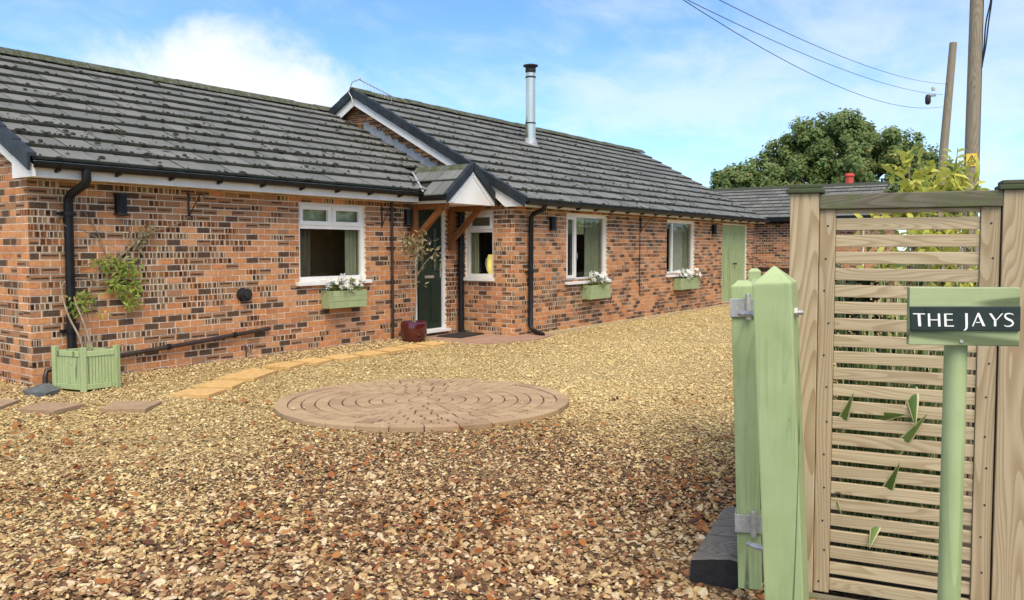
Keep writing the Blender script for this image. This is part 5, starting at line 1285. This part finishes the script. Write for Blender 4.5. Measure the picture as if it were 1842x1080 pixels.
def s_stroke():
    c = [(968, 380), (955, 372), (932, 369), (911, 374), (903, 388), (908, 404), (930, 417), (954, 428), (967, 444), (962, 461), (944, 472), (918, 474), (897, 465)]
    wd = [3, 3.5, 5, 7, 8, 8.5, 9, 9, 8.5, 7, 5, 4, 3]; out = []
    for i in range(len(c)-1):
        (x0, y0), (x1, y1) = c[i], c[i+1]; l = math.hypot(x1-x0, y1-y0); nx, ny = -(y1-y0)/l, (x1-x0)/l
        e = .03
        out.append([(x0+nx*wd[i], y0+ny*wd[i]), (x1+nx*wd[i+1], y1+ny*wd[i+1]), (x1-nx*wd[i+1], y1-ny*wd[i+1]), (x0-nx*wd[i], y0-ny*wd[i])])
    return out
def s_letter():
    st = s_stroke(); left = [q[0] for q in st]+[st[-1][1]]; right = [q[3] for q in st]+[st[-1][2]]
    mb = MB(); n = len(left); b = mb.verts([SP(*p, YL) for p in left]+[SP(*p, YL) for p in right]+[SP(*p, YL-.0012) for p in left]+[SP(*p, YL-.0012) for p in right])
    for i in range(n-1):
        mb.face([b+2*n+i, b+3*n+i, b+3*n+i+1, b+2*n+i+1]); mb.face([b+i, b+2*n+i, b+2*n+i+1, b+i+1]); mb.face([b+n+i, b+n+i+1, b+3*n+i+1, b+3*n+i])
    bm = bmesh.new(); me = mb.mesh('letter', LETTER); bm.from_mesh(me); bmesh.ops.recalc_face_normals(bm, faces=bm.faces); bm.to_mesh(me); bm.free(); link('letter', me, pq)
s_letter()
for a, b, rr in ((288, 352, .005), (880, 350, .005), (573, 602, .005)):
    p = SP(a, b, -.0082 if b < 500 else -.0005); mb = MB(); mb.tube([p, p+SM.to_3x3() @ Vector((0, -.002, 0))], rr, 10); mb.build('screw', SIGNG if b < 500 else GALV, pq if b < 500 else bd_)

# ------------------------------------------------------------------ planting behind the fence
tag(empty('x'), None) and None
bpy.data.objects.remove(bpy.data.objects['x'])
mb = MB(); mb.prism([FM @ Vector(p) for p in ((-.2, .10, -.06), (3.2, .10, -.06), (3.2, 5.5, -.06), (.2, 5.5, -.06))], (0, 0, .10)); tag(mb.build('planting_bed', SOIL, None), 'dark soil border behind the slatted fence', None, None, 'structure')
fx_ = empty('flax_plant'); fx_.matrix_world = FM @ Matrix.Translation((.46, .50, .04)); tag(fx_, 'striped flax with long sword leaves poking through the fence slats', 'flax')
def blade(parent, base, d, L, Wd, bend, name='leaf', c=None, up=Vector((0, 0, 1)), tip=False):
    n = 9; d = Vector(d).normalized(); side = d.cross(up).normalized(); nn = side.cross(d).normalized(); mb = MB(); rows = []
    p = Vector(base); dirv_ = d.copy(); g = random.random()
    for i in range(n+1):
        s = i/n; wdt = Wd*(.55+.9*s if s < .5 else 1.0*(1-((s-.5)/.5)**2.2)+.0)*.5; wdt = Wd*.5*(.9+.1*math.sin(s*6))*(1-s**2.1) if tip else wdt; wdt = max(wdt, .0006)
        rows.append((p.copy(), wdt, nn.copy())); p += dirv_*L/n; dirv_ = (dirv_ - Vector((0, 0, 1))*bend*s).normalized(); nn = side.cross(dirv_).normalized()
    b = mb.verts([q for pp, wq, n2 in rows for q in (pp-side*wq+n2*wq*.25, pp-side*wq*.72+n2*wq*.15, pp, pp+side*wq*.72+n2*wq*.15, pp+side*wq+n2*wq*.25)])
    for i in range(n):
        for j in range(4):
            bk = (0, g, 1.0 if j in (0, 3) else 0, 1); mb.face([b+i*5+j, b+i*5+j+1, b+i*5+5+j+1, b+i*5+5+j], bk)
    return mb.build(name, LEAF_F, parent, smooth=True)
for k in range(150):
    a = random.uniform(0, 6.28); tilt = random.uniform(.08, .75)
    b = Vector((random.uniform(-.28, .24), random.uniform(-.16, .35), 0)); d = Vector((math.cos(a)*tilt, max(-.10, math.sin(a)*tilt), 1))
    L = random.uniform(.7, 1.5)
    if b.y + d.normalized().y*L < -.46: continue
    if not -.38 < b.x + d.normalized().x*L*1.15 < .34: continue
    blade(fx_, b, d, L, random.uniform(.028, .05), random.uniform(.02, .10))
iF = (FM @ Matrix.Translation((.46, .50, .04))).inverted()
def poke(p0, p1, wd, bend=.04, c=None):
    a, b = iF @ Vector(p0), iF @ Vector(p1); blade(fx_, a, b-a, (b-a).length, wd, bend, up=Vector((.3, 1, .2)), tip=True)
def fpt(px_, py_, off):     # point on the fence front, off metres toward the viewer: derived from fence-local x,z
    return FM @ Vector((px_, -off, py_))
def poke_gap(x, i, dx, dz, wd, bend=.0, out=.055):
    z = 1.6318-PIT*i; poke(fpt(x, z-.003, -.010), fpt(x+dx, z+dz, out), wd, bend)
poke_gap(.205, 13, .058, .175, .046); poke_gap(.475, 10, .018, -.150, .056, .0, .07); poke_gap(.345, 12, .115, .035, .050, .03)
poke_gap(.425, 14, .110, .180, .048); poke_gap(.380, 17, .060, .180, .050); poke_gap(.365, 18, -.030, -.120, .046); poke_gap(.195, 17, .035, -.075, .014)
def shrub(loc, label, spots, mat, lf, wf, n, grp, r=.13, brown=.1):
    t = tag(empty('shrub', loc), label, 'shrub', grp)
    st = MB()
    for (c, k) in spots:
        stem([(random.uniform(-.08, .08), random.uniform(-.08, .08), 0), (c[0]*.4, c[1]*.4, c[2]*.55), c], .012, .004, mesh_only=st, n=6)
    st.build('stems', STEM, t, smooth=True)
    for (c, k) in spots:
        m = int(n*k); P = np.array(c)+RNG.normal(size=(m, 3))*r*np.array([.8, .8, .75]); D = RNG.normal(size=(m, 3)); D[:, 2] += .15; N = rand_dirs(m, 1.0)
        v, f, cc = leaf_arrays(P, D, N, RNG.uniform(*lf, m), RNG.uniform(*wf, m), cols(m, brown), .3); link('foliage', tri_mesh('foliage', v, f, cc, mat), t)
shrub((5.05, .84, .04), 'lemon leaved shrub over the fence, the one nearest the red chimney pot', [((0, 0, 1.84), 1), ((.02, .03, 1.74), 1), ((.03, -.05, 1.70), 1), ((0, .02, 1.92), .5), ((.0, -.1, 1.5), 1.6), ((.0, .1, 1.35), 1.6), ((.05, 0, 1.1), 1.4), ((0, .15, 1.6), 1)], LEAF_Y, (.05, .10), (.026, .045), 44, 'yellow leaved shrubs behind the fence', .075)
shrub((5.18, .70, .04), 'golden drooping shrub in front of the leaning pole', [((0, -.03, 1.78), 1.3), ((-.02, .03, 1.74), 1), ((.03, -.07, 1.80), .8), ((0, 0, 1.55), 1.6), ((0, -.05, 1.3), 1.6), ((0, .05, 1.0), 1.4)], LEAF_Y, (.08, .14), (.018, .032), 48, 'yellow leaved shrubs behind the fence', .075)
shrub((5.30, .57, .04), 'small pale shrub at the foot of the big telegraph pole', [((0, .02, 1.75), .6), ((0, -.02, 1.68), .8), ((0, .02, 1.5), 1.4), ((0, -.05, 1.25), 1.4)], LEAF_Y, (.05, .10), (.014, .026), 34, 'yellow leaved shrubs behind the fence', .055)
shrub((5.75, .50, .04), 'dark leafy bush low down behind the striped flax', [((random.uniform(-.1, .1), u*.155, z), 1) for u in range(0, 8) for z in (.2, .5, .8, 1.1)], LEAF_H, (.06, .11), (.03, .05), 90, None, .14)
# fern-like frond standing above the golden shrub
t = tag(empty('fern', (5.26, .66, .04)), 'single upright fern frond rising over the golden shrub', 'fern')
mb = MB(); fr = [(0, 0, 1.2), (-.005, -.005, 1.6), (-.01, -.01, 1.85), (.0, -.015, 2.03)]; stem(fr, .006, .002, parent=t)
for k in range(9):
    z = 1.72+k*.036
    for s in (-1, 1):
        single_leaf('leaflet', (0, -.012*s, z), (.55*s, -s*.8, .45), (-.8, -.5, .6), .095*(1-.05*k), .022, LEAF_Y, t, (.5, .2, .7), .2)
# weathered paling fence beyond the bed
t = empty('paling_fence'); PM = FM @ Matrix.Translation((.30, 2.5, 0)) @ Matrix.Rotation(R(-3), 4, 'Z'); t.matrix_world = PM; tag(t, 'grey weathered paling fence standing behind the border plants', 'fence')
for z in (.4, 1.2):
    mb = MB(); mb.box((.40, .012, z), (2.65, .05, z+.07)); mb.build('rail', GREYW, t)
for k in range(24):
    mb = MB(); x = .42+k*.092; h = 1.50+random.uniform(-.02, .02); mb.box((x, -.008, .02), (x+.070, .0115, h)); mb.build('pale', GREYW, t, bevel=.002)

# ------------------------------------------------------------------ outbuilding across the yard
ob = tag(empty('outbuilding', (25, 5.2, 0)), 'low brick outbuilding with a dark tiled roof across the yard', 'outbuilding'); ob.location = (0, 0, 0)
W = Wall(None, (25.0, 12.5, 0), (0, -1, 0), 12.5-5.45, lambda u: 2.36, [], seed=11.0)
W.part = W.backing(.26).build('wall', MORTAR, ob); W.lay(0)
mb = MB(); mb.box((25.265, 12.2, -.05), (30.2, 12.45, 2.3)); mb.box((29.9, 5.5, -.05), (30.15, 12.19, 2.3)); mb.build('end_wall', PLAIN, ob)
W = Wall(None, (25.262, 5.45, 0), (1, 0, 0), 4.63, lambda u: min(2.30+.38*(u+.26), 2.30+.38*(4.9-u)), [], seed=13.0)
W.part = W.backing(.2).build('gable_wall', MORTAR, ob); W.lay(0)
OS = .41; TO = lambda X: 2.42+OS*(X-24.72)
mb = MB(); mb.prism([(24.74, 5.20, TO(24.74)-.03), (27.4, 5.20, TO(27.4)-.03), (27.4, 5.20, TO(27.4)-.09), (24.74, 5.20, TO(24.74)-.09)], (0, 7.4, 0)); mb.prism([(27.401, 5.20, TO(27.4)-.03), (30.3, 5.20, TO(27.4)-1.15), (30.3, 5.20, TO(27.4)-1.21), (27.401, 5.20, TO(27.4)-.09)], (0, 7.4, 0)); orf = mb.build('roof', UNDER, ob)
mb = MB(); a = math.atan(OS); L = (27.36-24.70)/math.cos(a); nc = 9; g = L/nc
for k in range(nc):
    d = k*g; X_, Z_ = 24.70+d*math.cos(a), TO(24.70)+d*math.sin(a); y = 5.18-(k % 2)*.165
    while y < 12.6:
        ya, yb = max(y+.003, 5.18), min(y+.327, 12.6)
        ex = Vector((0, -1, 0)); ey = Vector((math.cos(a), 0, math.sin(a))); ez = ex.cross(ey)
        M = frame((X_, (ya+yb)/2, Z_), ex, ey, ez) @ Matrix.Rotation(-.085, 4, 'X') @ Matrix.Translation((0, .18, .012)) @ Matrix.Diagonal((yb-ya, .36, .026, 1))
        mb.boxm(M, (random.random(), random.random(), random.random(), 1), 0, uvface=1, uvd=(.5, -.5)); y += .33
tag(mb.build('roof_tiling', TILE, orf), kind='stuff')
for k in range(16):
    mb = MB(); y0 = 5.16+k*.465; mb.prism([(27.40+p, y0, TO(27.4)+q+.03) for p, q in [(-.15, -.085), (-.05, .01), (0, .026), (.05, .01), (.15, -.085), (0, -.02)]], (0, .46, 0)); mb.build('ridge_tile', TILE, orf)
mb = MB(); mb.prism([(24.72, 5.165, TO(24.72)-.10), (27.4, 5.165, TO(27.4)-.10), (27.4, 5.165, TO(27.4)+.05), (24.72, 5.165, TO(24.72)+.05)], (0, .03, 0)); mb.build('verge_board', VERGE, orf)
mb = MB(); mb.box((24.60, 5.2, 2.30), (24.70, 12.6, 2.40)); mb.build('gutter', BLACKP, ob); mb = MB(); mb.box((24.76, 5.2, 2.24), (24.78, 12.6, 2.38)); mb.build('fascia', BLACKP, ob)
mb = MB(); mb.lathe([(.13, 3.20), (.13, 3.78), (.155, 3.79), (.155, 3.84), (.12, 3.87), (.12, 3.89)], (27.5, 6.42, 0), 16); mb.build('chimney_pot', TERRA, ob, smooth=True)
# low dark rail edging a bed in front of it
t = tag(empty('rail_fence', (23.4, 7.6, 0)), 'low dark timber rail in front of the brick outbuilding', 'rail')
mb = MB(); mb.box((0, -2.4, .80), (.06, 2.6, .92)); mb.build('rail', BROWNP, t)
for y in (-2.2, -.8, .6, 2.0):
    mb = MB(); mb.box((.061, y, -.02), (.14, y+.08, .92)); mb.build('post', BROWNP, t)
for z in (.15, .36, .57):
    mb = MB(); mb.box((.0, -2.4, z), (.05, 2.6, z+.19)); mb.build('board', mottled('old_board', (.16,.115,.075), (.24,.18,.12), 6, .9), t)

# ------------------------------------------------------------------ big tree beyond
camP = np.array([0, 0, 1.5]); fwv = np.array([0.81056, 0.58361, -0.04891]); rtv = np.array([0.58430, -0.81153, 0]); cuv = np.array([0.03969, 0.02858, 0.99880])
TC = np.array([57.5, 14.5, 0.0])
fl_ = np.array([math.cos(math.atan2(14.5, 57.5)), math.sin(math.atan2(14.5, 57.5)), 0]); rr_ = np.array([fl_[1], -fl_[0], 0])
def tp(u, z, v=0.0): return TC + rr_*u + fl_*v + np.array([0, 0, z])
tree = tag(empty('oak_tree', TC.tolist()), 'broad domed green tree with browning edges beyond the outbuilding', 'tree')
lobes = [(-8.0,6.7,0,1.8), (-8.7,5.6,.4,1.6), (6.4,6.6,0,1.6), (-7.4,6.3,0,1.9), (-6.3,7.2,.3,1.9), (-8.0,5.0,0,1.6), (-5.6,5.6,-1,2.2), (-4.2,7.8,0,2.2), (-3.0,9.0,.3,2.0), (-1.6,9.6,0,2.0), (0,10.0,0,1.8), (1.2,9.6,.3,1.7), (2.6,8.8,0,1.9), (4.0,8.3,0,1.8), (5.2,7.4,.3,1.7), (5.8,6.0,0,1.7), (6.2,4.6,0,1.7), (-2.6,6.6,-1.5,2.2), (0.6,7.4,-1.5,2.0), (3.2,6.4,-1.5,2.2), (4.6,5.0,-1,2.0), (-.8,8.0,1.5,2.0), (-4.4,4.6,-1.8,2.0), (2.0,4.4,1.2,1.5), (-1.0,4.4,1.2,1.5), (-6.8,4.2,0,2.0)]
lobes = [(u*(.84 if u < 0 else 1.0)+.35, z-.75, v, r*.97) for u, z, v, r in lobes]
P = []; C = []; S = []
for (u, z, v, r) in lobes:
    nsub = 36
    for _ in range(nsub):        # leaf clumps through the lobe's outer volume
        dd = rand_dirs(1)[0]; rr = RNG.uniform(.45, 1.08)*r; c = np.array([u*1.0, v, z]) + dd*rr*np.array([1.05, 1.0, .82]); cr = RNG.uniform(.32, .62); m = 95
        off = rand_dirs(m)*(RNG.random((m, 1))**.6)*cr; q = c+off; off = off[q[:, 2] > .4]; q = q[q[:, 2] > .4]
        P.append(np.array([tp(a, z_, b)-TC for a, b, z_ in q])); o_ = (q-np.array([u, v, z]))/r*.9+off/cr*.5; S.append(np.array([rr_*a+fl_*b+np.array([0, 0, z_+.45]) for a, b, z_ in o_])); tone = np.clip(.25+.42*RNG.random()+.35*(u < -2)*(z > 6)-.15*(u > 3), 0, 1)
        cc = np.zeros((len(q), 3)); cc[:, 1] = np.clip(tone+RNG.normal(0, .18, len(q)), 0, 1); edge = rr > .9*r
        cc[:, 2] = (RNG.random(len(q)) < (.22 if edge and z > 4 else .07))*RNG.uniform(.3, .9, len(q)); C.append(cc)
P = np.concatenate(P); C = np.concatenate(C); n = len(P); D = rand_dirs(n, -.2); N = np.concatenate(S)+rand_dirs(n)*.55
D = D-N*(np.sum(D*N, 1)/np.sum(N*N, 1))[:, None]*.8
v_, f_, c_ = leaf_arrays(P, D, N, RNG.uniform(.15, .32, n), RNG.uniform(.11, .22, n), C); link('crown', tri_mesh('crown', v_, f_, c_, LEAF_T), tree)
mb = MB(); O = lambda u, z, v=0: tuple((tp(u, z, v)-TC).tolist())
mb.tube([O(.6, -.2), O(.55, 1.2), O(.4, 2.4), O(.5, 3.4)], [.62, .50, .42, .36], 10)
for (u, z, v, r) in lobes:
    b0 = (RNG.uniform(.35, .65), RNG.uniform(2.0, 3.6)); mid = (b0[0]+(u-b0[0])*.5+RNG.normal(0, .3), b0[1]+(z-b0[1])*.6+RNG.normal(0, .2))
    stem([O(*b0), O(mid[0], mid[1], v*.5), O(u, z, v), O(u*1.08, z+r*.5, v)], .19, .03, mesh_only=mb, n=6)
mb.build('trunk', BARK, tree, smooth=True)

# ------------------------------------------------------------------ poles and wires
def pole(name, base, top, r0, r1, label):
    t = tag(empty(name, base), label, 'telegraph pole', 'wooden telegraph poles'); b = Vector(base); d = Vector(top)-b
    mb = MB(); mb.tube([d*s for s in [0, .25, .5, .75, 1]], [r0+(r1-r0)*s for s in [0, .25, .5, .75, 1]], 16); mb.build('pole_shaft', POLEW, t, smooth=True); return t
p1 = pole('telegraph_pole', (20.64, 2.26, 0), (20.90, 2.26, 9.6), .165, .120, 'thick upright telegraph pole with a yellow warning plate')
mb = MB(); mb.tube([(.03, -.150, .0), (.09, -.140, 3.0), (.16, -.130, 6), (.24, -.122, 9.3)], .018, 6); mb.build('cable_guard', DARKM, p1)
p2 = pole('telegraph_pole', (33.85, 4.90, 0), (34.28, 4.44, 9.12), .175, .130, 'leaning telegraph pole with a cut top, behind the golden shrub')
mb = MB(); mb.box((-.05, .02, 7.15), (.09, .30, 7.21)); mb.build('insulator_arm', GALV, p2)
mb = MB(); mb.lathe([(.05, 6.85), (.10, 6.92), (.10, 7.12), (.06, 7.22)], (-.05, .27, 0), 10); mb.build('insulator', DARKM, p2, smooth=True)
mb = MB(); mb.lathe([(.05, 7.35), (.07, 7.38), (.07, 7.48)], (-.02, .10, 0), 10); mb.build('insulator', NETC, p2, smooth=True)
ws = empty('warning_plate'); tag(ws, 'yellow electric hazard plate nailed to the thick pole', 'sign')
vd_ = Vector((-20.7, -2.28, 0)).normalized(); vx = Vector((0, 0, 1)).cross(-vd_)*-1
WP = Vector((20.725, 2.26, 3.45)) + vd_*.150
ws.matrix_world = frame(WP, vx, -vd_, Vector((0, 0, 1)))
mb = MB(); mb.box((-.105, -.006, -.14), (.105, 0, .14)); mb.build('plate', YELLOW, ws)
def line(a, b, wd):
    a, b = Vector((a[0], -.0065, a[1])), Vector((b[0], -.0065, b[1])); d = (b-a).normalized(); s = Vector((-d.z, 0, d.x))*wd; return [a+s, b+s, b-s, a-s]
mb = MB(); tri = [(-.080, -.055), (.080, -.055), (0, .095)]
for i in range(3): mb.prism(line(tri[i], tri[(i+1) % 3], .008), (0, -.002-.0007*i, 0))
mb.prism(line((.018, .055), (-.016, .012), .006), (0, -.0045, 0)); mb.prism(line((-.016, .012), (.016, .008), .006), (0, -.0049, 0)); mb.prism(line((.016, .008), (-.010, -.036), .006), (0, -.0053, 0)); mb.prism(line((-.06, -.095), (.06, -.095), .009), (0, -.002, 0))
mb.build('hazard_symbol', BLACKP, ws)
def wire(name, a, b, sag, r, label, n=24, grp='overhead wires'):
    a, b = Vector(a), Vector(b); mb = MB(); mb.tube([a.lerp(b, k/n)-Vector((0, 0, 4*sag*(k/n)*(1-k/n))) for k in range(n+1)], r, 5); tag(mb.build(name, DARKM, None), label, 'wire', grp)
def wire_through(name, q, top, r, label, sag=.7):
    """q: point seen at the frame's top; the wire goes on upward beyond it and comes down to top"""
    q, top = Vector(q), Vector(top); s0 = .36
    a = (q - top*s0 + Vector((0, 0, 4*sag*s0*(1-s0))))/(1-s0); wire(name, a, top, sag, r, label)
wire_through('overhead_wire', (11.38, 5.064, 5.19), (34.02, 4.70, 6.75), .0065, 'lowest of the three thin overhead wires', 1.35)
wire_through('overhead_wire', (11.42, 5.017, 5.19), (34.03, 4.72, 7.2), .006, 'middle one of the three thin overhead wires')
wire_through('overhead_wire', (11.70, 4.63, 5.19), (34.16, 4.58, 7.6), .006, 'highest of the three thin overhead wires')
def loop(pts, label):
    mb = MB(); stem(pts, .016, .016, mesh_only=mb, n=6); tag(mb.build('pole_cable', BLACKP, None, smooth=True), label, 'cable', 'slack cables beside the thick pole')
loop([(20.83, 2.12, 5.55), (20.87, 2.06, 6.0), (20.95, 2.03, 6.5), (20.99, 1.98, 7.1), (20.95, 2.00, 7.9), (20.88, 2.12, 8.8)], 'outer slack black cable hanging in a loop from the thick pole')
loop([(20.83, 2.12, 5.50), (20.84, 2.09, 6.0), (20.88, 2.07, 6.5), (20.96, 1.99, 7.1), (20.94, 2.02, 7.9), (20.88, 2.13, 8.9)], 'inner slack black cable lying against the thick pole')
# out-of-frame leafy row added so the window glass reflects something dark
hd = tag(empty('added_hedge', (20, -2.6, 0)), 'unseen dark leafy row added to darken the window reflections', 'added_hedge')
n = 9000; P = np.stack([RNG.uniform(-16, 24, n), RNG.normal(0, .5, n), RNG.uniform(.05, 2.6, n)], 1)
v_, f_, c_ = leaf_arrays(P, rand_dirs(n), rand_dirs(n, .3), RNG.uniform(.15, .32, n), RNG.uniform(.12, .24, n), cols(n, .1)); link('foliage', tri_mesh('foliage', v_, f_, c_, LEAF_H), hd)
mb = MB(); mb.box((-16, -.3, 0), (24, .3, 2.4)); mb.build('core', SOIL, hd)
